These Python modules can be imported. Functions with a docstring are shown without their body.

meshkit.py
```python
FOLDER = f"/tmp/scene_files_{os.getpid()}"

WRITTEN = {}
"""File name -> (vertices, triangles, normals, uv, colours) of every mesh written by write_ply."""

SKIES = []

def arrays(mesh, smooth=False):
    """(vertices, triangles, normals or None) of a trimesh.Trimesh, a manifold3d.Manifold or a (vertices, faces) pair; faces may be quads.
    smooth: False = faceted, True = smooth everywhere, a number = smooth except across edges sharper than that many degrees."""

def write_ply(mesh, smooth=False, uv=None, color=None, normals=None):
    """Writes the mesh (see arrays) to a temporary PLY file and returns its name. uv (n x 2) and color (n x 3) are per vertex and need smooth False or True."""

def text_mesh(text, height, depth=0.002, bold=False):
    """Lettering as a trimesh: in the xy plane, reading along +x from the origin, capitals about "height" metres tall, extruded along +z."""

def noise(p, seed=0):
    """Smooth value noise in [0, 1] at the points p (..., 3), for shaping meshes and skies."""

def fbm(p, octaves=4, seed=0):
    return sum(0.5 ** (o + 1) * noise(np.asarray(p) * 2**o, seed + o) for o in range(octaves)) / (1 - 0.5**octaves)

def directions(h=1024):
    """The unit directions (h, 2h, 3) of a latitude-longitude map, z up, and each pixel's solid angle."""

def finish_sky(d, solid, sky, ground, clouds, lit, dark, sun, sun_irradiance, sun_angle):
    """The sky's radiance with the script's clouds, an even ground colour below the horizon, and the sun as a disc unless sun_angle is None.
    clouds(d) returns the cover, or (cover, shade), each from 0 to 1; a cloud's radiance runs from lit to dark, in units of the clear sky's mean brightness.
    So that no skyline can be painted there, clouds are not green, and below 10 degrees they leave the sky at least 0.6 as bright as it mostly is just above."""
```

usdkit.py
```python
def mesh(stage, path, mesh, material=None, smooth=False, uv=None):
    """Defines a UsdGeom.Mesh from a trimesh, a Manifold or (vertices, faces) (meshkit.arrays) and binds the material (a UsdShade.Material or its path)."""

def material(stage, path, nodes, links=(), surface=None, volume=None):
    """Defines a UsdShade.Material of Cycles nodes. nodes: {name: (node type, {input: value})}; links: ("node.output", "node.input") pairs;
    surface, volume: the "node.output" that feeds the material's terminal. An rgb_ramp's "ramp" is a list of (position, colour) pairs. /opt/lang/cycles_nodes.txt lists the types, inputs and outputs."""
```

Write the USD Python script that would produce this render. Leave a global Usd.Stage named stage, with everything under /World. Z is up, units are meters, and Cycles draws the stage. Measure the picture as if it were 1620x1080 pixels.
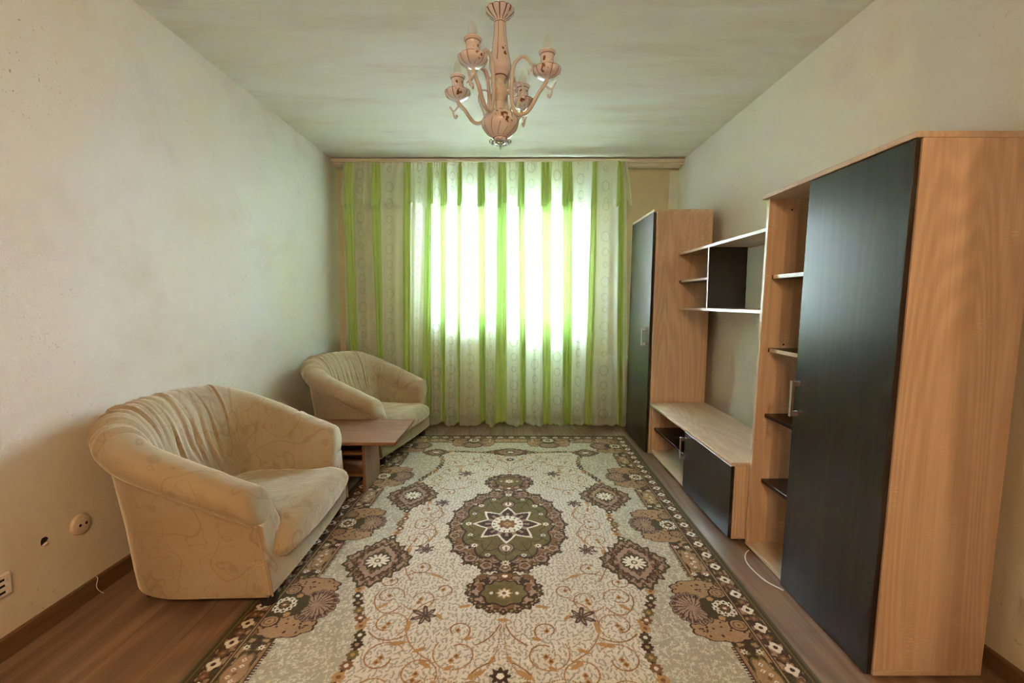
import math, random
import numpy as np, trimesh, usdkit, meshkit
from scipy.spatial import cKDTree, ConvexHull
from pxr import Usd, UsdGeom, UsdLux, UsdShade, Sdf, Gf, Vt

stage = Usd.Stage.CreateInMemory()
UsdGeom.SetStageUpAxis(stage, 'Z')
WORLD = UsdGeom.Xform.Define(stage, '/World')
UsdGeom.Scope.Define(stage, '/World/Looks')
random.seed(4)
PI = math.pi
# ------------------------------------------------------------------ camera, sky, lamps, exposure
EXPOSURE = 4.10
SKY = (0.82, 0.94, 1.18)
SKY_I = 1.85
HALL_I = 4.0
SPOT_I = 1300.0
HALL_C = (1.0, 0.66, 0.38)
CAM_H = 1.19
PITCH = math.degrees(math.atan(63 / 720))
cam = UsdGeom.Camera.Define(stage, '/World/Camera')
cam.AddTranslateOp().Set((0, 0, CAM_H)); cam.AddRotateXOp().Set(90 - PITCH)
cam.CreateHorizontalApertureAttr(36.0); cam.CreateFocalLengthAttr(16.0)
cam.CreateVerticalApertureAttr(24.0)
cam.CreateClippingRangeAttr((0.05, 500.0))
cam.CreateExposureAttr(EXPOSURE)
dome = UsdLux.DomeLight.Define(stage, '/World/Sky')           # bright overcast sky
dome.CreateIntensityAttr(SKY_I); dome.CreateColorAttr(SKY)
lamp = UsdLux.SphereLight.Define(stage, '/World/HallLamp')    # the warm lamp of the hall behind the open doorway
lamp.CreateRadiusAttr(0.13); lamp.CreateIntensityAttr(HALL_I); lamp.CreateColorAttr(HALL_C)
lamp.AddTranslateOp().Set((-0.30, -1.25, 2.25))
lamp2 = UsdLux.SphereLight.Define(stage, '/World/HallSpot')   # a second, small bare bulb in the hall
lamp2.CreateRadiusAttr(0.009); lamp2.CreateIntensityAttr(SPOT_I); lamp2.CreateColorAttr(HALL_C)
lamp2.AddTranslateOp().Set((0.20, -1.05, 2.30))

# ------------------------------------------------------------------ helpers
_names = {}
def numbered(parent, name):
    k = _names.get((parent, name), 0); _names[(parent, name)] = k + 1
    return f'{parent}/{name}' + (f'_{k:03d}' if k else '')
def tag(p, label=None, cat=None, group=None, kind=None):
    p = p.GetPrim() if hasattr(p, 'GetPrim') else p
    for k, v in (('label', label), ('category', cat), ('group', group), ('kind', kind)):
        if v: p.SetCustomDataByKey(k, v)
    return p
def thing(name, label, cat, loc=(0, 0, 0), rotz=0, group=None):
    x = UsdGeom.Xform.Define(stage, numbered('/World', name))
    x.AddTranslateOp().Set(tuple(map(float, loc))); x.AddRotateZOp().Set(float(rotz))
    return tag(x, label, cat, group)
def setting(name):
    x = UsdGeom.Xform.Define(stage, '/World/' + name)
    return tag(x, kind='structure')
def obj(name, mesh, mat, parent=None, smooth=30, label=None, paint=None, kind=None):
    base = '/World' if parent is None else str(parent.GetPath())
    path = numbered(base, name)
    m = usdkit.mesh(stage, path, mesh, mat, smooth=smooth)
    if paint is not None:
        UsdGeom.PrimvarsAPI(m).CreatePrimvar('paint', Sdf.ValueTypeNames.Color3fArray, 'vertex').Set(Vt.Vec3fArray.FromNumpy(np.asarray(paint, np.float32)))
    p = m.GetPrim()
    if parent is None and label is None and kind is None: kind = 'structure'
    return tag(p, label, kind=kind)
def copy_of(src, loc, rotz, label):
    was = src.GetCustomData()
    name = src.GetName()
    x = UsdGeom.Xform.Define(stage, numbered('/World', name))
    x.GetPrim().GetReferences().AddInternalReference(src.GetPath())
    x.GetPrim().SetInstanceable(True)
    x.ClearXformOpOrder()
    x.AddTranslateOp().Set(tuple(map(float, loc))); x.AddRotateZOp().Set(float(rotz))
    return tag(x, label, was['category'], was.get('group'))
cat_ = trimesh.util.concatenate
def box(lo, hi, b=0.0015):
    lo, hi = np.minimum(lo, hi).astype(float), np.maximum(lo, hi).astype(float)
    b = min(b, 0.45 * float((hi - lo).min()))
    if b <= 0:
        m = trimesh.creation.box(hi - lo); m.apply_translation((lo + hi) / 2); return m
    pts = []
    for k in range(3):
        l, h = lo + b, hi - b
        l[k], h[k] = lo[k], hi[k]
        for c in np.ndindex(2, 2, 2): pts.append([(l, h)[c[i]][i] for i in range(3)])
    return trimesh.convex.convex_hull(np.array(pts))
def lean(m, k, z0=0.0):
    m = m.copy(); m.vertices[:, 0] += k * (m.vertices[:, 2] - z0); return m
def tube(path, r, n=10, closed=False, caps=True):
    P = np.asarray(path, float); N = len(P)
    r = np.broadcast_to(np.asarray(r, float), (N,))
    T = np.gradient(P, axis=0) if not closed else np.roll(P, -1, 0) - np.roll(P, 1, 0)
    T /= np.linalg.norm(T, axis=1, keepdims=True) + 1e-12
    u = np.cross(T[0], [0, 0, 1.0]);
    if np.linalg.norm(u) < 1e-3: u = np.cross(T[0], [1.0, 0, 0])
    u /= np.linalg.norm(u); V = []
    a = np.arange(n) / n * 2 * PI
    for i in range(N):
        u = u - T[i] * (u @ T[i]); u /= np.linalg.norm(u); w = np.cross(T[i], u)
        V.append(P[i] + r[i] * (np.cos(a)[:, None] * u + np.sin(a)[:, None] * w))
    V = np.vstack(V); F = []
    for i in range(N - (0 if closed else 1)):
        j = (i + 1) % N
        for k in range(n):
            l = (k + 1) % n
            F += [[i*n+k, i*n+l, j*n+l], [i*n+k, j*n+l, j*n+k]]
    if not closed and caps:
        V = np.vstack([V, P[0], P[-1]])
        for k in range(n):
            l = (k + 1) % n
            F += [[N*n, l, k], [N*n+1, (N-1)*n+k, (N-1)*n+l]]
    return trimesh.Trimesh(V, F, process=False)
def spline(pts, n=60):
    from scipy.interpolate import CubicSpline
    p = np.asarray(pts, float); d = np.r_[0, np.cumsum(np.linalg.norm(np.diff(p, axis=0), axis=1))]
    return CubicSpline(d, p)(np.linspace(0, d[-1], n))
def lathe(prof, n=48, ripple=None, smoothn=0):
    """prof: (r, z) list. ripple(theta, k) multiplies the radius. returns mesh, theta, index along the profile"""
    p = np.asarray(prof, float)
    if smoothn: p = spline(p, smoothn)
    p[:, 0] = np.maximum(p[:, 0], 0.0004)
    th = np.arange(n) / n * 2 * PI
    K = len(p); R = np.repeat(p[:, :1], n, 1)
    if ripple is not None: R = R * ripple(th[None, :], np.linspace(0, 1, K)[:, None])
    V = np.stack([R * np.cos(th), R * np.sin(th), np.repeat(p[:, 1:], n, 1)], -1).reshape(-1, 3)
    F = []
    for i in range(K - 1):
        for k in range(n):
            l = (k + 1) % n
            F += [[i*n+k, i*n+l, (i+1)*n+l], [i*n+k, (i+1)*n+l, (i+1)*n+k]]
    return trimesh.Trimesh(V, F, process=False), np.tile(th, K), np.repeat(np.arange(K) / (K - 1), n)
def grid_mesh(V):
    h, w = V.shape[:2]
    i = np.arange(h * w).reshape(h, w)
    q = np.stack([i[:-1, :-1], i[:-1, 1:], i[1:, 1:], i[1:, :-1]], -1).reshape(-1, 4)
    return trimesh.Trimesh(V.reshape(-1, 3), np.vstack([q[:, :3], q[:, [0, 2, 3]]]), process=False)

# ------------------------------------------------------------------ materials
def mat(name, nodes, links, surface): return usdkit.material(stage, '/World/Looks/' + name, nodes, links, surface)
def plain(name, c, rough=0.5, **kw):
    return mat(name, {'p': ('principled_bsdf', {'base_color': c, 'roughness': rough, **kw})}, [], 'p.BSDF')
def wood(name, axis, light, dark, rough=0.42, saw=0.6, spec=0.5, scale=1.0, coat=0.0):
    """grain runs along the axis (0 x, 1 y, 2 z)"""
    s1 = [6.0 * scale] * 3; s1[axis] = 0.42 * scale
    s2 = [130.0 * scale] * 3; s2[axis] = 2.2 * scale
    s3 = [38.0] * 3; s3[axis] = 420.0
    sw = [4.0 * scale] * 3; sw[axis] = 0.42 * scale
    N = {'c': ('texture_coordinate', {}), 'oi': ('object_info', {}),
         'off': ('vector_math', {'math_type': 'add'}),
         'm1': ('mapping', {'scale': s1}), 'm2': ('mapping', {'scale': s2}), 'm3': ('mapping', {'scale': s3}),
         'n1': ('noise_texture', {'scale': 1.0, 'detail': 5.0, 'roughness': 0.62, 'distortion': 2.2}),
         'n2': ('noise_texture', {'scale': 1.0, 'detail': 3.0, 'roughness': 0.6}),
         'mw': ('mapping', {'scale': sw}), 'wn': ('noise_texture', {'scale': 1.0, 'detail': 2.0, 'roughness': 0.35, 'distortion': 0.3}), 'wk': ('math', {'math_type': 'multiply', 'value2': 120.0}), 'wv': ('math', {'math_type': 'sine'}), 'wa': ('math', {'math_type': 'multiply_add', 'value2': 0.055, 'value3': 0.12}), 'wvs': ('math', {'math_type': 'multiply', 'value2': 1.0}), 'sum': ('math', {'math_type': 'add'}),
         'n3': ('noise_texture', {'scale': 1.0, 'detail': 2.0}),
         'n4': ('noise_texture', {'scale': 4.5, 'detail': 2.0}),
         'r4': ('rgb_ramp', {'ramp': [(0.0, (0, 0, 0)), (0.55, (0, 0, 0)), (0.68, (1, 1, 1)), (1, (1, 1, 1))]}),
         'r3': ('rgb_ramp', {'ramp': [(0.0, (0, 0, 0)), (0.5, (0, 0, 0)), (0.62, (1, 1, 1)), (1, (1, 1, 1))]}),
         'saw': ('math', {'math_type': 'multiply'}), 'saw2': ('math', {'math_type': 'multiply', 'value2': saw}),
         'mixf': ('math', {'math_type': 'multiply_add', 'value2': 0.48}), 'n2s': ('math', {'math_type': 'multiply', 'value2': 0.28}),
         'ramp': ('rgb_ramp', {'ramp': [(0.0, dark), (0.34, dark), (0.5, tuple((a + b) / 2 for a, b in zip(light, dark))), (0.62, light), (1.0, light)]}),
         'pale': ('mix', {'color2': tuple(min(1, 1.25 * a) for a in light)}),
         'b': ('bump', {'strength': 0.12, 'distance': 0.002}),
         'p': ('principled_bsdf', {'roughness': rough, 'specular_ior_level': spec, 'coat_weight': coat, 'coat_roughness': 0.2})}
    L = [('c.object', 'off.vector1'), ('oi.location', 'off.vector2'), ('off.vector', 'm1.vector'), ('off.vector', 'm2.vector'), ('off.vector', 'm3.vector'), ('off.vector', 'n4.vector'),
         ('m1.vector', 'n1.vector'), ('m2.vector', 'n2.vector'), ('m3.vector', 'n3.vector'),
         ('n2.fac', 'n2s.value1'), ('n1.fac', 'mixf.value1'), ('n2s.value', 'mixf.value3'), ('off.vector', 'mw.vector'), ('mw.vector', 'wn.vector'), ('wn.fac', 'wk.value1'), ('wk.value', 'wv.value1'), ('wv.value', 'wa.value1'), ('wa.value', 'wvs.value1'), ('mixf.value', 'sum.value1'), ('wvs.value', 'sum.value2'), ('sum.value', 'ramp.fac'),
         ('n4.fac', 'r4.fac'), ('n3.fac', 'r3.fac'), ('r4.color', 'saw.value1'), ('r3.color', 'saw.value2'), ('saw.value', 'saw2.value1'),
         ('saw2.value', 'pale.fac'), ('ramp.color', 'pale.color1'), ('pale.color', 'p.base_color'), ('n2.fac', 'b.height'), ('b.normal', 'p.normal')]
    return mat(name, N, L, 'p.BSDF')
OAK_L, OAK_D = (0.72, 0.54, 0.375), (0.50, 0.35, 0.225)
OAK_Z = wood('oak_upright', 2, OAK_L, OAK_D)
OAK_Y = wood('oak_level', 1, (0.68, 0.53, 0.385), (0.50, 0.37, 0.25))
WENGE_Z = wood('wenge_upright', 2, (0.022, 0.014, 0.010), (0.010, 0.006, 0.005), rough=0.27, saw=0.0, spec=0.8)
WENGE_Y = wood('wenge_level', 1, (0.022, 0.014, 0.010), (0.010, 0.006, 0.005), rough=0.28, saw=0.0, spec=0.6)
WALNUT_X = wood('walnut_level', 0, (0.33, 0.175, 0.092), (0.21, 0.105, 0.052), rough=0.55, saw=0.0, spec=0.18)
WALNUT_Z = wood('walnut_upright', 2, (0.33, 0.18, 0.10), (0.20, 0.10, 0.055), rough=0.4, saw=0.0)
PLANK = wood('laminate', 1, (0.33, 0.22, 0.145), (0.16, 0.10, 0.062), rough=0.38, saw=0.15, scale=0.8)
BASEB = wood('skirting_wood', 1, (0.22, 0.13, 0.06), (0.13, 0.075, 0.03), rough=0.45, saw=0.0)
BASEB_X = wood('skirting_wood_grey', 0, (0.25, 0.18, 0.12), (0.17, 0.12, 0.08), rough=0.5, saw=0.0)
EDGE = plain('edge_band', (0.62, 0.50, 0.38), 0.16, specular_ior_level=0.9)
CHROME = mat('brushed_steel', {'p': ('principled_bsdf', {'base_color': (0.72, 0.72, 0.74), 'metallic': 1.0, 'roughness': 0.32})}, [], 'p.BSDF')
PVC = plain('white_pvc', (0.82, 0.83, 0.83), 0.35)
PLASTIC = plain('old_white_plastic', (0.66, 0.58, 0.46), 0.4)
PLASTIC_W = plain('white_plastic', (0.78, 0.77, 0.74), 0.4)
DARK = plain('dark_hollow', (0.012, 0.010, 0.008), 0.8)
BLACKP = plain('black_plastic', (0.02, 0.02, 0.02), 0.5)
RADPAINT = plain('radiator_paint', (0.80, 0.77, 0.70), 0.4)

def plaster(name, base, warm, stain, speck=0.0, stretch=(1, 1, 1), bump=0.25, split=None, stainpos=(0.5, 0.72), stainmix=0.55):
    N = {'g': ('geometry', {}),
         'm': ('mapping', {'scale': stretch}),
         'n1': ('noise_texture', {'scale': 0.9, 'detail': 5.0, 'roughness': 0.62, 'distortion': 0.8}),
         'n2': ('noise_texture', {'scale': 1.7, 'detail': 6.0, 'roughness': 0.66}),
         'n3': ('noise_texture', {'scale': 140.0, 'detail': 3.0}),
         'n5': ('noise_texture', {'scale': 24.0, 'detail': 4.0}),
         'v': ('noise_texture', {'scale': 62.0, 'detail': 4.0, 'roughness': 0.7}),
         'n4': ('noise_texture', {'scale': 2.3, 'detail': 3.0, 'w': 3.0, 'dimensions': '4D'}),
         'r1': ('rgb_ramp', {'ramp': [(0, warm), (0.35, warm), (0.62, base), (1, base)]}),
         'r2': ('rgb_ramp', {'ramp': [(0, (0, 0, 0)), (stainpos[0], (0, 0, 0)), (stainpos[1], (1, 1, 1)), (1, (1, 1, 1))]}),
         'rs': ('rgb_ramp', {'ramp': [(0, (0, 0, 0)), (0.62, (0, 0, 0)), (0.69, (1, 1, 1)), (1, (1, 1, 1))]}),
         'r4': ('rgb_ramp', {'ramp': [(0, (0, 0, 0)), (0.52, (0, 0, 0)), (0.66, (1, 1, 1)), (1, (1, 1, 1))]}),
         'f1': ('math', {'math_type': 'multiply', 'value2': stainmix}),
         'sp': ('math', {'math_type': 'multiply'}), 'sp2': ('math', {'math_type': 'multiply', 'value2': speck}),
         'x1': ('mix', {'color2': stain}), 'x2': ('mix', {'color2': (0.16, 0.12, 0.08)}),
         'h': ('math', {'math_type': 'multiply_add', 'value2': 0.4}),
         'b': ('bump', {'strength': bump, 'distance': 0.006}),
         'p': ('principled_bsdf', {'roughness': 0.9, 'specular_ior_level': 0.2})}
    L = [('g.position', 'm.vector'), ('m.vector', 'n1.vector'), ('m.vector', 'n2.vector'), ('g.position', 'n3.vector'), ('g.position', 'n5.vector'), ('g.position', 'v.vector'), ('g.position', 'n4.vector'),
         ('n1.fac', 'r1.fac'), ('n2.fac', 'r2.fac'), ('r2.color', 'f1.value1'), ('f1.value', 'x1.fac'), ('r1.color', 'x1.color1'),
         ('v.fac', 'rs.fac'), ('n4.fac', 'r4.fac'), ('rs.color', 'sp.value1'), ('r4.color', 'sp.value2'), ('sp.value', 'sp2.value1'), ('sp2.value', 'x2.fac'), ('x1.color', 'x2.color1'),
         ('x2.color', 'p.base_color'), ('n3.fac', 'h.value1'), ('n5.fac', 'h.value3'), ('h.value', 'b.height'), ('b.normal', 'p.normal')]
    return mat(name, N, L, 'p.BSDF')
WALL = plaster('wall_paint', (0.745, 0.735, 0.665), (0.735, 0.705, 0.565), (0.62, 0.55, 0.42), speck=0.75, bump=0.45, stainpos=(0.52, 0.72))
CEIL = plaster('ceiling_paint', (0.78, 0.765, 0.67), (0.735, 0.70, 0.55), (0.64, 0.53, 0.40), stretch=(0.7, 3.2, 1), bump=0.1, stainpos=(0.50, 0.66), stainmix=0.5)
BACKP = plaster('bare_plaster', (0.68, 0.57, 0.41), (0.62, 0.50, 0.34), (0.72, 0.63, 0.46), bump=0.15)
OUTW = plaster('facade', (0.42, 0.36, 0.35), (0.38, 0.32, 0.31), (0.34, 0.29, 0.28), bump=0.0)

# ------------------------------------------------------------------ the room
XL0, XL1, XR0, XR1 = -1.70, -1.66, 1.567, 1.588       # the walls lean a little
ZC, YB, YF = 2.503, 4.46, -0.50
def leaning_slab(xb, xt, side, y0, y1):
    t = 0.2 * side
    V = [[xb, y0, -0.02], [xb + t, y0, -0.02], [xb + t, y1, -0.02], [xb, y1, -0.02], [xt, y0, ZC + .05], [xt + t, y0, ZC + .05], [xt + t, y1, ZC + .05], [xt, y1, ZC + .05]]
    return trimesh.convex.convex_hull(np.array(V))
wl = obj('wall_left', leaning_slab(XL0, XL1, -1, YF - .2, YB + .25), WALL, smooth=False)
wr = obj('wall_right', leaning_slab(XR0, XR1, 1, YF - .2, YB + .25), WALL, smooth=False)
obj('ceiling', box((-1.9, YF - .2, ZC), (1.8, YB + .25, ZC + .2), 0), CEIL, smooth=False)
# window wall with the opening of window and balcony door
WX0, WX1, DX0, DX1, WZ0, WZ1, DZ0 = -0.775, -0.05, -0.05, 0.735, 0.955, 2.22, 0.045
T1 = YB + .25
wb = setting('wall_back')
obj('wall_panel', cat_([box((-1.72, YB, -.02), (WX0, T1, ZC), 0), box((DX1, YB, -.02), (1.60, T1, ZC), 0),
                    box((WX0, YB, WZ1), (DX1, T1, ZC), 0), box((WX0, YB, -.02), (WX1, T1, WZ0), 0), box((DX0, YB, -.02), (DX1, T1, DZ0), 0)]), BACKP, wb, smooth=False)
obj('plaster_strip', box((1.50, YB - .006, 0), (1.60, YB + .01, 2.43), .002), WALL, wb)
# rear wall with the doorway the photographer stands in front of, and the hall behind it
OX0, OX1, OZ = -0.95, 0.458, 2.44
obj('wall_rear', cat_([box((-1.72, YF - .12, -.02), (OX0, YF, ZC), 0), box((OX1, YF - .12, -.02), (1.6, YF, ZC), 0), box((OX0, YF - .12, OZ), (OX1, YF, ZC), 0)]), WALL, smooth=False)
HY = -2.3
hall = setting('wall_hall')
HALLW = plain('hall_paint', (0.66, 0.52, 0.38), 0.9)
obj('hall_wall', cat_([box((-1.75, HY - .1, -.02), (1.65, HY, ZC), 0), box((-1.75, HY, -.02), (-1.65, YF - .12, ZC), 0), box((1.55, HY, -.02), (1.65, YF - .12, ZC), 0), box((-1.75, HY, ZC - .02), (1.65, YF - .12, ZC + .1), 0)]), HALLW, hall, smooth=False)
obj('hall_floor', box((-1.75, HY, -.06), (1.65, YF + .0, 0), 0), PLANK, hall, smooth=False)
# floor of laminate planks
fl = setting('floor')
pw, pl = 0.193, 1.285
rows = np.arange(-1.75, 1.62, pw)
obj('subfloor', box((-1.75, YF - .1, -.06), (1.62, YB + .1, -.012), 0), DARK, fl, smooth=False)
for i, x in enumerate(rows):
    y = YF - random.Random(i * 7 + 1).uniform(0, 1) * pl
    while y < YB:
        a, b = max(y, YF), min(y + pl, YB)
        if b - a > .02:
            obj('plank', box((x + .0004, a + .0004, -.012), (x + pw - .0004, b - .0004, 0), .0012), PLANK, fl, smooth=False)
        y += pl
# skirting
obj('baseboard_left', box((XL0 - .01, YF, 0), (XL0 + .014, YB, .075), .004), BASEB)
obj('baseboard_right', box((XR0 - .014, YF, 0), (XR0 + .01, YB, .06), .004), BASEB)
bb = setting('baseboard_back')
obj('skirting', box((-1.70, YB - .016, 0), (WX1 + .0, YB, .062), .004), BASEB_X, bb)
obj('skirting', box((DX1, YB - .016, 0), (1.57, YB, .062), .004), BASEB_X, bb)

# ------------------------------------------------------------------ window and balcony door
GLASS = mat('window_glass', {'t': ('transparent_bsdf', {'color': (0.95, 0.97, 0.97)}), 'g': ('glossy_bsdf', {'color': (1, 1, 1), 'roughness': 0.02}), 'f': ('fresnel', {'IOR': 1.45}), 'm': ('mix_closure', {})},
            [('f.fac', 'm.fac'), ('t.BSDF', 'm.closure1'), ('g.BSDF', 'm.closure2')], 'm.closure')
FY0, FY1 = YB + .09, YB + .155
def frame_ring(x0, x1, z0, z1, w, y0, y1):
    return cat_([box((x0, y0, z0), (x0 + w, y1, z1), .004), box((x1 - w, y0, z0), (x1, y1, z1), .004), box((x0 + w, y0, z0), (x1 - w, y1, z0 + w), .004), box((x0 + w, y0, z1 - w), (x1 - w, y1, z1), .004)])
win = setting('window_1')
obj('window_frame', frame_ring(WX0, WX1, WZ0, WZ1, .055, FY0, FY1), PVC, win)
obj('window_sash', frame_ring(WX0 + .045, WX1 - .045, WZ0 + .045, WZ1 - .045, .06, FY0 - .02, FY1 - .015), PVC, win)
obj('window_pane', box((WX0 + .1, FY0 + .02, WZ0 + .1), (WX1 - .1, FY0 + .026, WZ1 - .1), 0), GLASS, win, smooth=False)
obj('window_handle', cat_([box((WX1 - .085, FY0 - .035, 1.52), (WX1 - .065, FY0 - .02, 1.60), .004), box((WX1 - .083, FY0 - .055, 1.44), (WX1 - .067, FY0 - .035, 1.57), .005)]), PVC, win)
obj('windowsill', box((WX0 - .03, YB - .05, WZ0 - .03), (WX1, FY0 + .01, WZ0), .006), PVC, win)
dr = setting('door_1')
obj('door_frame', frame_ring(DX0, DX1, DZ0, WZ1, .055, FY0, FY1), PVC, dr)
dx0, dx1, dz0, dz1 = DX0 + .045, DX1 - .045, DZ0 + .045, WZ1 - .045
obj('door_leaf', cat_([frame_ring(dx0, dx1, dz0, dz1, .095, FY0 - .02, FY1 - .015), box((dx0 + .095, FY0 - .02, .86), (dx1 - .095, FY1 - .015, .97), .004)]), PVC, dr)
obj('door_panel', cat_([box((dx0 + .09, FY0 + .005, dz0 + .09), (dx1 - .09, FY0 + .03, .865), .002), box((dx0 + .10, FY0 - .002, .23), (dx1 - .10, FY0 + .006, .245), .003)]), PVC, dr)
obj('door_pane', box((dx0 + .09, FY0 + .02, .965), (dx1 - .09, FY0 + .026, dz1 - .09), 0), GLASS, dr, smooth=False)
obj('door_handle', cat_([box((dx1 - .06, FY0 - .035, 1.02), (dx1 - .035, FY0 - .02, 1.12), .004), box((dx1 - .058, FY0 - .06, .97), (dx1 - .04, FY0 - .04, 1.09), .005)]), PVC, dr)
obj('door_threshold', box((DX0, YB - .012, 0), (DX1, FY0, DZ0), .004), BASEB_X, dr)

# ------------------------------------------------------------------ outside: balcony rail, street, block of flats
obj('balcony_floor', box((-2.6, T1, -.14), (2.6, T1 + 1.25, -.02), .01), plain('concrete', (0.42, 0.41, 0.39), 0.9))
rail = thing('balcony_railing', 'thin grey metal balcony railing outside the window', 'railing')
RAILM = plain('railing_paint', (0.50, 0.50, 0.50), 0.5)
RY = T1 + 1.2
obj('handrail', box((-2.6, RY - .02, 1.0), (2.6, RY + .02, 1.03), .006), RAILM, rail)
for x in (-2.58, -.9, .9, 2.58): obj('post', box((x - .02, RY - .02, -.02), (x + .02, RY + .02, 1.0), .003), RAILM, rail)
obj('lower_rail', box((-2.6, RY - .012, .08), (2.6, RY + .012, .105), .004), RAILM, rail)
for x in np.arange(-2.55, 2.6, .13):
    obj('baluster', tube([(x, RY, .1), (x, RY, 1.0)], .007, 6), RAILM, rail)
obj('street_ground', box((-150, 6.5, -12.2), (150, 160, -12), 0), plain('street', (0.30, 0.30, 0.28), 0.9))
blk = thing('apartment_building', 'pale pink block of flats far beyond the window', 'building')
BY = 42.0
obj('facade_wall', box((-34, BY, -12), (8, BY + 12, 13), .05), OUTW, blk)
PANE = plain('far_pane', (0.12, 0.14, 0.16), 0.15)
for k, z in enumerate(np.arange(-10.5, 11.5, 2.9)):
    for x in np.arange(-31, 6, 3.6):
        obj('facade_window', box((x, BY - .08, z), (x + 1.7, BY + .05, z + 1.45), .02), PANE, blk, smooth=False)
    obj('balcony_band', box((-33, BY - 1.0, z - .9), (-28, BY, z + .1), .03), OUTW, blk)

# ------------------------------------------------------------------ wall unit on the right
def handle(xf, y, z0, z1, k=0.0, name_parent=None):
    """bar handle standing out of the plane x = xf towards -x"""
    m = cat_([box((xf - .034, y - .006, z0), (xf - .026, y + .006, z1), .0015), box((xf - .028, y - .006, z1 - .022), (xf, y + .006, z1 - .001), .001), box((xf - .028, y - .006, z0 + .001), (xf, y + .006, z0 + .022), .001)])
    return obj('handle', lean(m, k), CHROME, name_parent, label='brushed steel bar handle')
K1 = 0.020
A0, A1, AD = 1.344, 2.138, 1.800           # near side, far side, divider
AX0, AX1, AH = 1.122, 1.485, 1.675
wa = thing('wardrobe', 'tall oak-effect wardrobe with dark door and open side shelves nearest the camera', 'wardrobe')
L1 = lambda lo, hi, b=.0012: lean(box(lo, hi, b), K1)
obj('side_panel', L1((AX0 + .020, A0, .0275), (AX1, A0 + .018, AH - .018)), OAK_Z, wa)
obj('side_panel', L1((AX0 + .020, A1 - .018, .0275), (AX1, A1, AH - .018)), OAK_Z, wa)
obj('divider', L1((AX0 + .022, AD, .0275), (AX1 - .01, AD + .018, AH - .018)), OAK_Z, wa)
obj('top_board', L1((AX0 - .002, A0 - .001, AH - .018), (AX1 + .004, A1 + .012, AH)), OAK_Y, wa)
obj('bottom_board', L1((AX0 + .020, A0 - .0005, .0095), (AX1, A1, .0275)), OAK_Y, wa)
obj('back_panel', L1((AX1 - .008, A0 + .018, .02), (AX1 - .003, A1 - .018, AH - .018)), OAK_Z, wa)
d = obj('door', L1((AX0, A0 + .003, .012), (AX0 + .017, AD + .010, AH - .022)), WENGE_Z, wa, label='dark wenge door')
handle(AX0, AD - .018, .735, .878, K1, d)
for z in (.345, .662, .974, 1.312):
    obj('shelf', L1((1.195 - z * .016, AD + .018, z - .018), (AX1 - .01, A1 - .018, z)), WENGE_Y, wa, label='dark wenge shelf')
for (x, z) in ((1.245, 1.607), (1.37, 1.545), (1.25, .99), (1.385, 1.33), (1.36, 1.20)):
    m = trimesh.creation.cylinder(.0042, .003, sections=10); m.apply_transform(trimesh.transformations.rotation_matrix(PI / 2, [1, 0, 0])); m.apply_translation((x - .0, A1 - .0185, z))
    obj('screw_hole', lean(m, K1), DARK, wa)
for y in (A0 + .05, A1 - .06):
    for x in (AX0 + .08, AX1 - .06):
        obj('foot', trimesh.creation.cylinder(.018, .0095, sections=16, transform=trimesh.transformations.translation_matrix((x, y, .00475))), BLACKP, wa)
obj('edge_band', L1((AX0 + .0190, A1 - .0178, .028), (AX0 + .0202, A1 - .0002, AH - .0185), .0003), EDGE, wa, label='glossy pale edge band')
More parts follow.
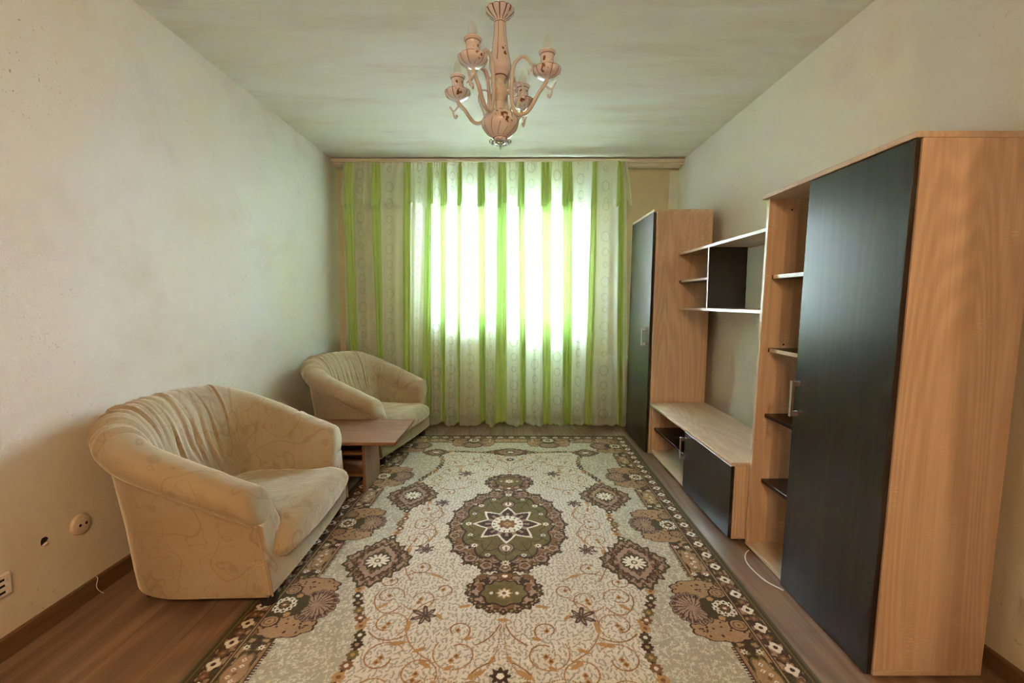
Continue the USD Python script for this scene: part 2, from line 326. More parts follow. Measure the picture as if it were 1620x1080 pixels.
for z in (.345, .662, .974, 1.312): obj('edge_band', L1((1.1938 - z * .016, AD + .019, z - .0175), (1.1952 - z * .016, A1 - .032, z - .0005), .0003), EDGE if z > .8 else WENGE_Y, wa)
# low cabinet
TX0, TX1, T0, T1_, TH = 1.062, 1.49, 2.150, 3.470, .412
K2 = 0.012
L2 = lambda lo, hi, b=.0012: lean(box(lo, hi, b), K2)
TM = 2.755
tv = thing('television_cabinet', 'low oak-effect cabinet with one dark door between the two wardrobes', 'cabinet')
obj('top_board', L2((TX0 - .002, T0 - .002, TH - .018), (TX1, T1_, TH)), OAK_Y, tv)
obj('bottom_board', L2((TX0 + .018, T0, .025), (TX1, T1_, .043)), OAK_Y, tv)
obj('side_panel', L2((TX0 + .018, T0, .043), (TX1, T0 + .018, TH - .018)), OAK_Z, tv)
obj('side_panel', L2((TX0 + .018, T1_ - .018, .043), (TX1, T1_, TH - .018)), OAK_Z, tv)
obj('divider', L2((TX0 + .02, TM - .02, .043), (TX1 - .01, TM - .002, TH - .018)), OAK_Z, tv)
obj('back_panel', L2((TX1 - .008, T0 + .018, .043), (TX1 - .003, T1_ - .018, TH - .018)), OAK_Z, tv)
obj('shelf', L2((TX0 + .035, TM - .002, .203), (TX1 - .01, T1_ - .018, .219)), WENGE_Y, tv, label='dark wenge shelf')
d = obj('door', L2((TX0, T0 + .003, .030), (TX0 + .016, TM - .006, TH - .021)), WENGE_Z, tv, label='dark wenge door')
handle(TX0, TM - .022, .222, .360, K2, d)
for y in (T0 + .05, T1_ - .05):
    for x in (TX0 + .06, TX1 - .05):
        obj('foot', trimesh.creation.cylinder(.016, .026, sections=16, transform=trimesh.transformations.translation_matrix((x, y, .013))), BLACKP, tv)
# far wardrobe
BX0, BX1, B0, B1, BH = 1.043, 1.49, 3.478, 4.085, 1.880
K3 = 0.010
L3 = lambda lo, hi, b=.0012: lean(box(lo, hi, b), K3)
wf = thing('wardrobe', 'narrow oak-effect wardrobe with one dark door beside the window curtain', 'wardrobe')
obj('side_panel', L3((BX0 + .024, B0, .024), (BX1, B0 + .018, BH - .018)), OAK_Z, wf)
obj('side_panel', L3((BX0 + .024, B1 - .018, .024), (BX1, B1, BH - .018)), OAK_Z, wf)
obj('top_board', L3((BX0 + .002, B0, BH - .018), (BX1 + .003, B1, BH)), OAK_Y, wf)
obj('bottom_board', L3((BX0 + .024, B0, .006), (BX1, B1, .024)), OAK_Y, wf)
obj('back_panel', L3((BX1 - .008, B0 + .018, .02), (BX1 - .003, B1 - .018, BH - .018)), OAK_Z, wf)
d = obj('door', L3((BX0, B0 + .002, .012), (BX0 + .017, B1 - .002, BH - .023)), WENGE_Z, wf, label='dark wenge door')
handle(BX0, B0 + .10, .845, .985, K3, d)
obj('hinge_cap', L3((BX0 + .020, B0 - .002, BH - .032), (BX0 + .030, B0 + .008, BH - .021)), PLASTIC_W, wf)
for y in (B0 + .05, B1 - .05):
    for x in (BX0 + .08, BX1 - .05):
        obj('foot', trimesh.creation.cylinder(.016, .008, sections=16, transform=trimesh.transformations.translation_matrix((x, y, .004))), BLACKP, wf)
# wall shelf
ws = thing('wall_shelf', 'open oak-effect wall shelf with dark divider above the low cabinet', 'shelf')
SX0, SX1, S0, S1 = 1.262, 1.545, A1 + .016, B0 - .003
obj('top_board', box((SX0, S0, 1.537), (SX1, S1, 1.555), .0012), OAK_Y, ws)
obj('bottom_board', box((SX0, S0, 1.130), (SX1, S1, 1.148), .0012), OAK_Y, ws)
SD = 2.955
obj('divider', box((SX0 + .002, SD, 1.148), (SX1 - .035, SD + .016, 1.537), .0012), WENGE_Z, ws, label='dark wenge upright')
obj('middle_shelf', box((SX0 + .004, SD + .016, 1.332), (SX1 - .035, S1, 1.348), .0012), WENGE_Y, ws, label='dark wenge shelf')

for z0, z1 in ((1.5373, 1.5547), (1.1303, 1.1477)): obj('edge_band', box((SX0 - .0008, S0 + .001, z0), (SX0 + .0004, S1 - .001, z1), .0003), EDGE, ws, label='glossy pale edge band')
obj('edge_band', box((SX0 + .0012, SD + .0003, 1.148), (SX0 + .0024, SD + .0157, 1.537), .0003), EDGE, ws)
obj('edge_band', box((SX0 + .0032, SD + .016, 1.3325), (SX0 + .0044, S1 - .05, 1.3475), .0003), EDGE, ws)

# ------------------------------------------------------------------ coffee table
ct = thing('coffee_table', 'low walnut-effect coffee table between the two armchairs', 'table')
RUGZ = 0.012
CX0, CX1, C0, C1, CZ = -1.62, -.685, 2.605, 3.135, .368
obj('tabletop', box((CX0, C0, CZ - .018), (CX1, C1, CZ), .0015), WALNUT_X, ct)
for xa in (-.905, -1.42):
    z0 = RUGZ if xa > -1 else 0.0
    obj('leg', box((xa - .018, C0 + .125, z0 + .0005), (xa, C1 - .10, CZ - .018), .0012), WALNUT_Z, ct)
for z in (.125, .262):
    obj('shelf', box((-1.42, C0 + .135, z - .016), (-.923, C1 - .11, z), .0012), WALNUT_X, ct)

# ------------------------------------------------------------------ armchairs
def fabric():
    N = {'c': ('texture_coordinate', {}),
         'n1': ('noise_texture', {'scale': 4.4, 'detail': 0.0, 'distortion': 1.1}), 'n2': ('noise_texture', {'scale': 8.0, 'detail': 0.0, 'distortion': 1.4, 'dimensions': '4D', 'w': 4.0}),
         'v': ('voronoi_texture', {'scale': 9.0, 'randomness': 1.0}), 'n6': ('noise_texture', {'scale': 30.0, 'detail': 2.0}),
         's1': ('math', {'math_type': 'subtract', 'value2': 0.5}), 'a1': ('math', {'math_type': 'absolute'}), 'l1': ('map_range', {'from_min': 0.004, 'from_max': 0.014, 'to_min': 1.0, 'to_max': 0.0, 'clamp': True}),
         's2': ('math', {'math_type': 'subtract', 'value2': 0.46}), 'a2': ('math', {'math_type': 'absolute'}), 'l2': ('map_range', {'from_min': 0.004, 'from_max': 0.014, 'to_min': 1.0, 'to_max': 0.0, 'clamp': True}),
         'vn': ('math', {'math_type': 'multiply_add', 'value2': 0.25}), 'pt': ('map_range', {'from_min': 0.30, 'from_max': 0.36, 'to_min': 0.7, 'to_max': 0.0, 'clamp': True}),
         'mx': ('math', {'math_type': 'maximum'}), 'mx2': ('math', {'math_type': 'maximum'}), 'f': ('math', {'math_type': 'multiply', 'value2': 0.32}),
         'n3': ('noise_texture', {'scale': 3.0, 'detail': 4.0}), 'r3': ('rgb_ramp', {'ramp': [(0, (0.32, 0.245, 0.14)), (0.35, (0.37, 0.295, 0.175)), (0.65, (0.43, 0.355, 0.23)), (1, (0.43, 0.355, 0.23))]}),
         'm': ('mix', {'color2': (0.20, 0.14, 0.075)}),
         'wv': ('noise_texture', {'scale': 420.0, 'detail': 1.0}), 'h': ('math', {'math_type': 'multiply_add', 'value2': 0.15}),
         'wr': ('noise_texture', {'scale': 14.0, 'detail': 4.0, 'distortion': 2.0}),
         'b': ('bump', {'strength': 0.35, 'distance': 0.01}),
         'p': ('principled_bsdf', {'roughness': 0.85, 'sheen_weight': 0.8, 'sheen_roughness': 0.35, 'sheen_tint': (1.0, 0.95, 0.8), 'specular_ior_level': 0.25})}
    L = [('c.object', x + '.vector') for x in ('n1', 'n2', 'v', 'n6', 'n3', 'wv', 'wr')] + [
        ('n1.fac', 's1.value1'), ('s1.value', 'a1.value1'), ('a1.value', 'l1.value'), ('n2.fac', 's2.value1'), ('s2.value', 'a2.value1'), ('a2.value', 'l2.value'),
        ('n6.fac', 'vn.value1'), ('v.distance', 'vn.value3'), ('vn.value', 'pt.value'), ('l1.result', 'mx.value1'), ('l2.result', 'mx.value2'), ('mx.value', 'mx2.value1'), ('pt.result', 'mx2.value2'), ('mx2.value', 'f.value1'),
        ('n3.fac', 'r3.fac'), ('r3.color', 'm.color1'), ('f.value', 'm.fac'), ('m.color', 'p.base_color'),
        ('wv.fac', 'h.value1'), ('wr.fac', 'h.value3'), ('h.value', 'b.height'), ('b.normal', 'p.normal')]
    return mat('armchair_fabric', N, L, 'p.BSDF')
FABRIC = fabric()
PIPING = plain('piping_cord', (0.40, 0.31, 0.19), 0.8)
def u_path(n, xf=.33, w=.42, a=.30):
    """plan of the tub, from the one arm's front round the back to the other's: points, outward normals, arc position"""
    xs = 0.02
    s = np.linspace(xf, xs, 40, endpoint=False)
    th = np.linspace(-PI / 2, -3 * PI / 2, 120)
    e = 2 / 2.5
    cx = np.sign(np.cos(th)) * np.abs(np.cos(th)) ** e; cy = np.sign(np.sin(th)) * np.abs(np.sin(th)) ** e
    P = np.vstack([np.c_[s, -w + 0 * s], np.c_[xs + (xs + a) * cx, w * cy], np.c_[s[::-1], w + 0 * s]])
    d = np.r_[0, np.cumsum(np.linalg.norm(np.diff(P, axis=0), axis=1))]
    t = np.linspace(0, d[-1], n)
    P = np.c_[np.interp(t, d, P[:, 0]), np.interp(t, d, P[:, 1])]
    T = np.gradient(P, axis=0); T /= np.linalg.norm(T, axis=1, keepdims=True)
    Nn = np.c_[T[:, 1], -T[:, 0]]
    if (Nn[0] @ np.array([0, -1])) < 0: Nn = -Nn
    return P, Nn, t / d[-1]
def rim(x):
    """height of the arm and back rim over the plan position x"""
    z = .505 + .44 * (.33 - x)
    return np.where(z < .72, z, .72 + (.795 - .72) * (1 - np.exp(-(z - .72) / .075 * 1.3)))
SH = lambda V: np.c_[V[:, 0] - .10 * (V[:, 2] - .05), V[:, 1] * (1 + .085 * np.clip(V[:, 2], 0, .6) / .5), V[:, 2]]   # lean back, flare out
def sweep_profile(P, Nn, H, prof, round_ends=False, wrinkle=0.0, ts=None):
    """prof(H, blend) -> (offset, z) closed loop; blend = 0 on the arms, 1 at the middle of the back"""
    rings = []
    for i in range(len(P)):
        q = prof(H[i], float(np.clip((.10 - P[i, 0]) / .36, 0, 1)))
        rings.append(np.c_[P[i, 0] + Nn[i, 0] * q[:, 0], P[i, 1] + Nn[i, 1] * q[:, 0], q[:, 1]])
    R = np.array(rings)
    if wrinkle:
        c = R.mean(1, keepdims=True); dirv = R - c; dirv /= np.linalg.norm(dirv, axis=2, keepdims=True)
        rg = np.random.default_rng(21); k = np.arange(R.shape[1])[None, :]; tt = ts[:, None]; disp = np.zeros(R.shape[:2])
        t0s = np.r_[rg.normal(.36, .06, 20), rg.normal(.50, .10, 14), rg.uniform(.03, .97, 14)]
        for t0 in t0s:
            sl, kc, kw = rg.uniform(-.0018, .0018), rg.uniform(7, 24), rg.uniform(5, 10)
            d, w = rg.uniform(.25, 1.0) ** 1.5, rg.uniform(.0025, .006)
            dt = tt - t0 - sl * (k - 10) - .006 * np.sin(k * .3 + t0 * 90)
            env = np.exp(-((k - kc) / kw) ** 2)
            disp += env * d * (-np.exp(-(dt / w) ** 2) + .6 * np.exp(-((dt - 2.2 * w) / (1.6 * w)) ** 2))
        disp += .5 * (meshkit.fbm(np.stack([tt * 30 + 0 * k, k * .15 + 0 * tt, 0 * tt + 0 * k], -1), 3, 5) - .5)
        R = R + dirv * (wrinkle * disp)[..., None]
    if round_ends:
        def cap(r0, fwd):
            c = r0.mean(0); out = []
            for s, f in ((.985, .008), (.93, .018), (.80, .026), (.55, .031), (.02, .033)):
                q = c + (r0 - c) * s; q[:, :2] += fwd * f; out.append(q)
            return out
        f0 = (P[0] - P[1]) / np.linalg.norm(P[0] - P[1]); f1 = (P[-1] - P[-2]) / np.linalg.norm(P[-1] - P[-2])
        R = np.array(cap(R[0], f0)[::-1] + list(R) + cap(R[-1], f1))
    n, k = R.shape[:2]
    V = SH(R.reshape(-1, 3)); F = []
    i = np.arange(n * k).reshape(n, k); j = np.roll(i, -1, 1)
    q = np.stack([i[:-1], j[:-1], j[1:], i[1:]], -1).reshape(-1, 4)
    F = np.vstack([q[:, :3], q[:, [0, 2, 3]]])
    ends = []
    for row in (0, n - 1):
        c = len(V); V = np.vstack([V, V[i[row]].mean(0)])
        ends.append(np.array([[i[row, a], i[row, (a + 1) % k], c][::(1 if row == 0 else -1)] for a in range(k)]))
    m = trimesh.Trimesh(V, np.vstack([F] + ends), process=False)
    m.fix_normals(); return m
def closed_spline(pts, n):
    from scipy.interpolate import CubicSpline
    p = np.vstack([pts, pts[:1]]).astype(float); d = np.r_[0, np.cumsum(np.linalg.norm(np.diff(p, axis=0), axis=1))]
    return CubicSpline(d, p, bc_type='periodic')(np.linspace(0, d[-1], n, endpoint=False))
def superbox(lo, hi, r, n=26, puff=0.0):
    """cushion: a rounded box of an even grid with radius r and its top puffed up"""
    lo, hi = np.array(lo, float), np.array(hi, float)
    m = trimesh.creation.box((1, 1, 1))
    for _ in range(5): m = m.subdivide()
    v = m.vertices * (hi - lo) + (lo + hi) / 2
    ci = np.clip(v, lo + r, hi - r); d = v - ci; l = np.linalg.norm(d, axis=1, keepdims=True)
    v = np.where(l > 1e-9, ci + d / np.maximum(l, 1e-9) * np.minimum(l, r), v)
    m.vertices = v; return m
def make_armchair(label, loc, rotz):
    t = thing('armchair', label, 'armchair', loc, rotz, None)
    P, Nn, ts = u_path(300)
    H = rim(P[:, 0])
    shell = sweep_profile(P, Nn, H, lambda h, b: np.array([(-.008, .062), (.004, .074), (.004, .15), (.0, .3 * h + .1), (.004, h - .17), (.008, h - .135), (-.03, h - .11), (-.115, h - .13), (-.15 - .02 * b, .12), (-.15 - .02 * b, .062)]))
    obj('outer_shell', shell, FABRIC, t, smooth=40)
    def roll(h, b):
        pts = [(.012, h - .140), (.034, h - .118), (.044, h - .085), (.038, h - .045), (.012, h - .012), (-.028, h), (-.068, h - .010), (-.100, h - .045), (-.118 - .01 * b, h - .10),
               (-.128 - .035 * b, h * .5 + .12), (-.138 - .055 * b, .27), (-.10, .262), (-.085, h * .5 + .1), (-.05, h - .15)]
        return closed_spline(pts, 44)
    obj('arm_and_back_pad', sweep_profile(P, Nn, H, roll, True, .012, ts), FABRIC, t, smooth=60)
    # front faces of the arms: pillow-edged panels with piping
    for sgn, i in ((-1, 0), (1, -1)):
        h = H[i]
        loop = np.array([(.004, .20), (.004, .33), (.008, h - .13), (-.10, h - .12), (-.112, h * .62), (-.085, .27), (-.05, .20)])
        y = P[i, 1] + sgn * loop[:, 0]
        front = np.c_[np.full(len(y), .345), y, loop[:, 1]]; rear = front - [.03, 0, 0]
        inner = front + [.014, 0, 0]; cc = inner[:, 1:].mean(0); inner[:, 1:] = cc + (inner[:, 1:] - cc) * .72
        m = trimesh.convex.convex_hull(SH(np.vstack([front, rear, inner])))
        obj('arm_front', m, FABRIC, t, smooth=25)
        edge = SH(np.c_[np.full(4, .347), P[i, 1] + sgn * np.array([.006, .006, .006, .012]), [.21, .26, .33, h - .14]])
        obj('piping', tube(spline(edge, 24), .0045, 8), PIPING, t)
        edge = SH(np.c_[np.full(4, .35), P[i, 1] + sgn * np.array([-.055, -.085, -.110, -.108]), [.205, .27, h * .62, h - .13]])
        obj('piping', tube(spline(edge, 24), .0045, 8), PIPING, t)
    seam = SH(np.c_[P + Nn * .013, H - .142])
    obj('seam', tube(seam, .0038, 6), PIPING, t)
    fp = superbox((.30, -.435, .078), (.357, .435, .225), .016); fp.vertices[:, 0] += .016 * (1 - (fp.vertices[:, 1] / .435) ** 2) * (fp.vertices[:, 0] > .33)
    obj('front_panel', trimesh.Trimesh(SH(fp.vertices), fp.faces, process=False), FABRIC, t)
    for sg in (-1, 1): obj('piping', tube(SH(np.c_[np.full(6, .358), np.full(6, sg * .431), np.linspace(.082, .23, 6)]), .0045, 8), PIPING, t)
    obj('seat_base', box((-.18, -.28, .06), (.30, .28, .19), .01), FABRIC, t)
    cu = superbox((-.22, -.287, .172), (.385, .287, .318), .058)
    v = cu.vertices; fw = np.clip((v[:, 0] - .27) / .07, 0, 1); fw = fw * fw * (3 - 2 * fw)
    v = np.c_[v[:, 0] + .03 * (1 - (v[:, 1] / .30) ** 2) * (v[:, 0] > .2), v[:, 1] * (1 + .36 * fw * np.clip((.33 - v[:, 2]) / .10, 0, 1)), v[:, 2] + .014 * (1 - (v[:, 1] / .29) ** 2) * (v[:, 2] > .25)]
    v += (meshkit.fbm(v * 16, 3, 2)[:, None] - .5) * .010
    rid = np.clip((v[:, 0] - .33) / .05, 0, 1) * np.clip((.30 - v[:, 2]) / .06, 0, 1)
    v[:, 0] += .005 * rid * np.abs(np.sin(v[:, 1] * 95 + 4 * meshkit.noise(v * 9, 4)))
    v[:, 2] += .018 * (v[:, 0] - .05)
    cu.vertices = v
    obj('seat_cushion', cu, FABRIC, t, smooth=60)
    for x in (.305, -.2):
        for y in (-.365, .365):
            yy = y * (1 if x > 0 else .75)
            c = trimesh.creation.cylinder(.030, .072 if x > 0 else .085, sections=20); c.apply_translation((x, yy, .049 if x > 0 else .0425))
            obj('foot', c, BLACKP, t, label='black foot')
    return t
make_armchair('beige floral armchair nearest the camera, beside the round wall socket', (-1.275, 2.055, 0), 2.0)
make_armchair('beige floral armchair in the far corner by the curtain', (-1.175, 3.655, 0), -12.0)

# ------------------------------------------------------------------ sockets, hole, cords
def left_wall(z): return XL0 + (XL1 - XL0) * z / ZC
sk = thing('wall_socket', 'round white wall socket with two holes beside the near armchair', 'wall socket', (left_wall(.322), 1.715, .322), 0)
RY90 = trimesh.transformations.rotation_matrix(PI / 2, [0, 1, 0])
pm, _, _ = lathe([(0, .014), (.012, .0145), (.030, .013), (.037, .010), (.041, .004), (.042, -.004), (0, -.004)], 40)
pm.apply_transform(RY90); obj('cover_plate', pm, PLASTIC, sk)
for dy in (-.0125, .0125):
    c = trimesh.creation.cylinder(.0052, .002, sections=16); c.apply_transform(RY90); c.apply_translation((.0148, dy, 0)); obj('pin_hole', c, DARK, sk)
    r_, _, _ = lathe([(.0052, .0), (.0066, .0014), (.0078, 0)], 20); r_.apply_transform(RY90); r_.apply_translation((.0142, dy, 0)); obj('pin_rim', r_, PLASTIC, sk)
c = trimesh.creation.icosphere(2, .0025); c.apply_translation((.0138, .002, .022)); obj('screw', c, PLASTIC_W, sk)
s2 = thing('wall_socket', 'square white wall socket at the left edge above the skirting', 'wall socket', (left_wall(.25), 1.405, .252), 0)
obj('cover_plate', box((-.004, -.055, -.037), (.012, .052, .037), .003), PLASTIC_W, s2)
for dz in (-.022, 0, .020):
    obj('slot', box((.0105, .012, dz - .004), (.0126, .030, dz + .004), .0005), DARK, s2)
    obj('slot_rim', box((.0105, .032, dz - .005), (.0145, .040, dz + .005), .001), PLASTIC_W, s2)
s3 = thing('wall_socket', 'yellowed double wall socket at the right edge beside the near wardrobe', 'wall socket', (XR0 + .002, 1.285, .262), 0)
obj('cover_plate', cat_([box((-.012, -.045, -.03), (.004, .036, .03), .005)]), PLASTIC, s3)
for dz in (-.012, .010):
    c = trimesh.creation.cylinder(.005, .003, sections=16); c.apply_transform(RY90); c.apply_translation((-.0125, .012, dz)); obj('pin_hole', c, DARK, s3)
rng = np.random.default_rng(3)
a = np.linspace(0, 2 * PI, 14, endpoint=False); rr = .012 * (1 + .35 * rng.standard_normal(14) * .5)
hole = trimesh.convex.convex_hull(np.vstack([np.c_[np.full(14, .0006), rr * np.cos(a), rr * np.sin(a)], np.c_[np.full(14, -.004), rr * np.cos(a) * .8, rr * np.sin(a) * .8]]))
hole.apply_translation((left_wall(.328), 1.578, .330)); obj('chipped_hole', hole, DARK, wl, smooth=False)
for k in range(7):
    c = trimesh.creation.icosphere(1, .0045 * (.6 + .7 * rng.random())); c.apply_translation((left_wall(.32) + .003, 1.578 + .012 * (rng.random() - .5), .318 + .008 * (rng.random() - .5))); obj('plaster_crumb', c, WALL, wl)
cord = spline([(XL0 + .016, 1.752, .082), (XL0 + .018, 1.756, .076), (XL0 + .018, 1.75, .05), (XL0 + .022, 1.755, .02), (XL0 + .03, 1.765, .003)], 24)
tag(obj('string', tube(cord, .0014, 6), PLASTIC_W, None, label='thin white thread hanging over the left skirting board'), cat='thread')
cab = spline([(1.135, 2.085, .0042), (1.120, 2.072, .0042), (1.098, 2.045, .004), (1.074, 1.99, .004), (1.072, 1.90, .004), (1.092, 1.82, .004), (1.112, 1.79, .0042), (1.118, 1.78, .0042)], 60)
tag(obj('cable', tube(cab, .0032, 8), PLASTIC_W, None, label='thin white cable curling on the floor before the open shelves'), cat='cable')

# ------------------------------------------------------------------ radiator
rd = thing('radiator', 'white ribbed column radiator under the right end of the curtain', 'radiator')
for k in range(7):
    x = .80 + .072 * k
    parts = []
    for y in (YB - .055, YB - .125):
        parts.append(tube([(x, y, .10), (x, y, .125), (x, y, .62), (x, y, .665)], [.012, .021, .021, .014], 12))
    for z in (.112, .652):
        pts = np.vstack([trimesh.creation.icosphere(1, .024).vertices + [x, YB - .05, z], trimesh.creation.icosphere(1, .024).vertices + [x, YB - .13, z]])
        parts.append(trimesh.convex.convex_hull(pts))
    parts.append(box((x - .014, YB - .125, .12), (x + .014, YB - .055, .64), .004))
    obj('radiator_section', cat_(parts), RADPAINT, rd, smooth=45)
for z in (.112, .652):
    obj('header_pipe', tube([(.79, YB - .09, z), (1.25, YB - .09, z)], .017, 12), RADPAINT, rd)
obj('radiator_foot', box((.80, YB - .12, 0), (.83, YB - .06, .1), .005), RADPAINT, rd)
obj('radiator_foot', box((1.19, YB - .12, 0), (1.22, YB - .06, .1), .005), RADPAINT, rd)

# ------------------------------------------------------------------ curtain rail and curtains
tag(obj('curtain_rail', cat_([box((-1.655, 4.30, 2.445), (1.575, 4.43, ZC - .004), .003), box((-1.655, 4.285, 2.462), (1.575, 4.302, ZC - .012), .002), box((-1.64, 4.33, 2.437), (1.56, 4.342, 2.447), .001)]), plain('rail_paint', (0.72, 0.66, 0.54), 0.5), None,
        label='long cream curtain rail along the ceiling over the window'), cat='curtain rail')
def sheer():
    N = {'a': ('attribute', {'attribute': 'paint'}), 's': ('separate_color', {}), 'lw': ('layer_weight', {'blend': 0.5}),
         'dif': ('mix', {'color1': (0.84, 0.89, 0.70), 'color2': (0.62, 0.82, 0.28)}), 'dif2': ('mix', {'color2': (0.40, 0.46, 0.24)}),
         'trl': ('mix', {'color1': (0.88, 0.95, 0.84), 'color2': (0.20, 0.36, 0.10)}), 'trl2': ('mix', {'color2': (0.18, 0.22, 0.10)}),
         'tr': ('mix', {'color1': (0.97, 0.98, 1.0), 'color2': (0.40, 0.70, 0.18)}),
         'fc': ('math', {'math_type': 'power', 'value2': 2.0}), 'fc2': ('math', {'math_type': 'multiply', 'value2': 0.30}),
         'op': ('math', {'math_type': 'multiply_add', 'value2': 0.37, 'value3': 0.59}), 'op2': ('math', {'math_type': 'multiply_add', 'value2': 0.20}), 'op3': ('math', {'math_type': 'add'}),
         'opc': ('math', {'math_type': 'minimum', 'value2': 0.965}), 'g': ('math', {'math_type': 'multiply', 'value2': 0.42}),
         't': ('transparent_bsdf', {}), 'tl': ('translucent_bsdf', {}), 'd': ('diffuse_bsdf', {}), 'xf': ('math', {'math_type': 'multiply_add', 'value2': 0.36, 'value3': 0.48}), 'x': ('mix_closure', {}), 'y': ('mix_closure', {})}
    L = [('a.color', 's.color'), ('s.r', 'dif.fac'), ('dif.result' if 0 else 'dif.color', 'dif2.color1'), ('s.g', 'g.value1'), ('g.value', 'dif2.fac'), ('s.r', 'trl.fac'), ('trl.color', 'trl2.color1'), ('g.value', 'trl2.fac'),
         ('s.r', 'tr.fac'), ('tr.color', 't.color'), ('lw.facing', 'fc.value1'), ('fc.value', 'fc2.value1'),
         ('s.r', 'op.value1'), ('s.g', 'op2.value1'), ('op.value', 'op2.value3'), ('op2.value', 'op3.value1'), ('fc2.value', 'op3.value2'), ('op3.value', 'opc.value1'),
         ('trl2.color', 'tl.color'), ('dif2.color', 'd.color'), ('s.r', 'xf.value1'), ('xf.value', 'x.fac'), ('tl.BSDF', 'x.closure1'), ('d.BSDF', 'x.closure2'),
         ('opc.value', 'y.fac'), ('t.BSDF', 'y.closure1'), ('x.closure', 'y.closure2')]
    return mat('sheer_curtain', N, L, 'y.closure')
SHEER = sheer()
cP, sP = math.cos(math.radians(PITCH)), math.sin(math.radians(PITCH))
BANDS_T = [(543, 558), (586, 602), (638, 650), (676, 684), (697, 707), (724, 731), (756, 767), (788, 801.5), (820, 830), (857, 872), (890, 906), (937, 945), (976, 986)]
BANDS_B = [(552, 565), (598, 606), (636, 648), (665, 681), (696, 702), (723, 727), (759, 769), (783, 802.5), (824, 833), (860, 871), (891, 904), (926, 938), (977, 984)]
def sheet(kt, kb, zt, zb, y0, amp_t, amp_b, step, seed, ring_period=.41, hem=False, skew=0.0):
    """a gathered sheet: knots kt (top) and kb (bottom) are the edges of its colour bands, given as metres x; every second interval is green"""
    kt, kb = np.array(kt), np.array(kb); nk = len(kt)
    per = [max(8, int(abs(kt[i + 1] - kt[i]) * 1.25 / step)) for i in range(nk - 1)]
    cols = np.concatenate([np.linspace(i, i + 1, per[i], endpoint=False) for i in range(nk - 1)] + [[nk - 1 - 1e-6]])
    i = cols.astype(int); f = cols - i
    rows = np.linspace(0, 1, int((zt - zb) / step))
    r = rows[:, None] ** .9
    xt = kt[i] + (kt[i + 1] - kt[i]) * f; xb = kb[i] + (kb[i + 1] - kb[i]) * f
    x = xt + (xb - xt) * r
    z = zt + (zb - zt) * rows[:, None] + 0 * x
    amp = amp_t + (amp_b - amp_t) * r ** .7
    rg = np.random.default_rng(seed); w = rg.uniform(.6, 1.3, nk + 1)[i]
    ph = PI * cols
    ybase = y0 + skew * np.clip((x + 1.6) / 2.6, 0, 1) ** 2
    fold = np.cos(ph - .5 * PI + .35 * np.sin(1.7 * cols)) * w
    sub = .42 * np.sin(3.0 * ph + 1.3 * np.sin(2.3 * cols) + .8 * r) + .22 * np.sin(5.0 * ph + 2.0 * r)
    gather = np.exp(-rows[:, None] * (zt - zb) / .07)
    y = ybase - amp * (fold + sub * (.5 + .5 * r)) - .010 * gather * np.sin(cols * 21)
    x = x + .35 * amp * np.sin(2 * ph) * .25 + .006 * gather * np.sin(cols * 23 + 1)
    hemz = .02 * np.cos(ph * 1.0) * w + .008 * np.sin(cols * 7)
    if hem: z = z + r ** 3 * hemz
    else: z = z + r ** 6 * .012 * np.sin(ph * .9 + 1) * w
    V = np.stack([x, y + 0 * z, z], -1)
    green = ((i % 2) == 1) * np.ones_like(z)
    ringv = np.zeros_like(z)
    for k in range(0, nk - 1, 2):
        if kt[k + 1] - kt[k] < .05: continue
        for cfrac in ([.5] if kt[k + 1] - kt[k] < .16 else [.38]):
            sel = np.where(i == k)[0]; fs = f[sel]
            wdt = abs(kt[k + 1] - kt[k]) * 1.15
            off = rg.uniform(0, ring_period)
            zz = z[:, sel]; xx = (fs - cfrac) * wdt + 0 * zz
            base = (zz + off) % ring_period
            for c0, rad in ((.07, .025), (.185, .035), (.325, .045)):
                dd = np.hypot(xx * 1.15, base - c0)
                ringv[:, sel] = np.maximum(ringv[:, sel], np.clip(1.6 - np.abs(dd - rad) / .0045, 0, 1))
    if hem:
        ringv = np.maximum(ringv, (rows[:, None] > .965) * (rows[:, None] < .985) * (.55 + .45 * green) + 0 * z)
        green = green * 1.0
    else:
        ringv = np.maximum(ringv, .7 * (rows[:, None] > .994) + 0 * z)
    return grid_mesh(V), np.stack([green, ringv, 0 * green], -1).reshape(-1, 3)
def ux(u, y, z): return (u - 810) / 720 * (y * cP - (z - CAM_H) * sP)
flat = lambda bands: [e for b in bands for e in b]
YC = 4.255
kt = [ux(u, YC, 2.06) for u in [541] + flat(BANDS_T) + [989]]
kb = [ux(u, YC, .35) for u in [550] + flat(BANDS_B) + [993]]
m, pc = sheet(kt, kb, 2.434, .022, YC + .035, .018, .046, .0052, 5, skew=-.06)
tag(obj('curtain', m, SHEER, None, smooth=True, paint=pc, label='floor-length sheer curtain with green stripes and columns of rings'), cat='curtain')
kt = [ux(u, YC - .045, 2.42) for u in [541] + flat([(a + .8, b - .8) for a, b in BANDS_T]) + [991]]
kb = [ux(u, YC - .045, 2.08) for u in [538] + flat([(a - 1, b + 1) for a, b in BANDS_T]) + [1000]]
m, pc = sheet(kt, kb, 2.442, 2.070, YC - .015, .010, .026, .0050, 9, hem=True, skew=-.05)
tag(obj('curtain_valance', m, SHEER, None, smooth=True, paint=pc, label='short gathered green and white valance hanging from the rail'), cat='valance')

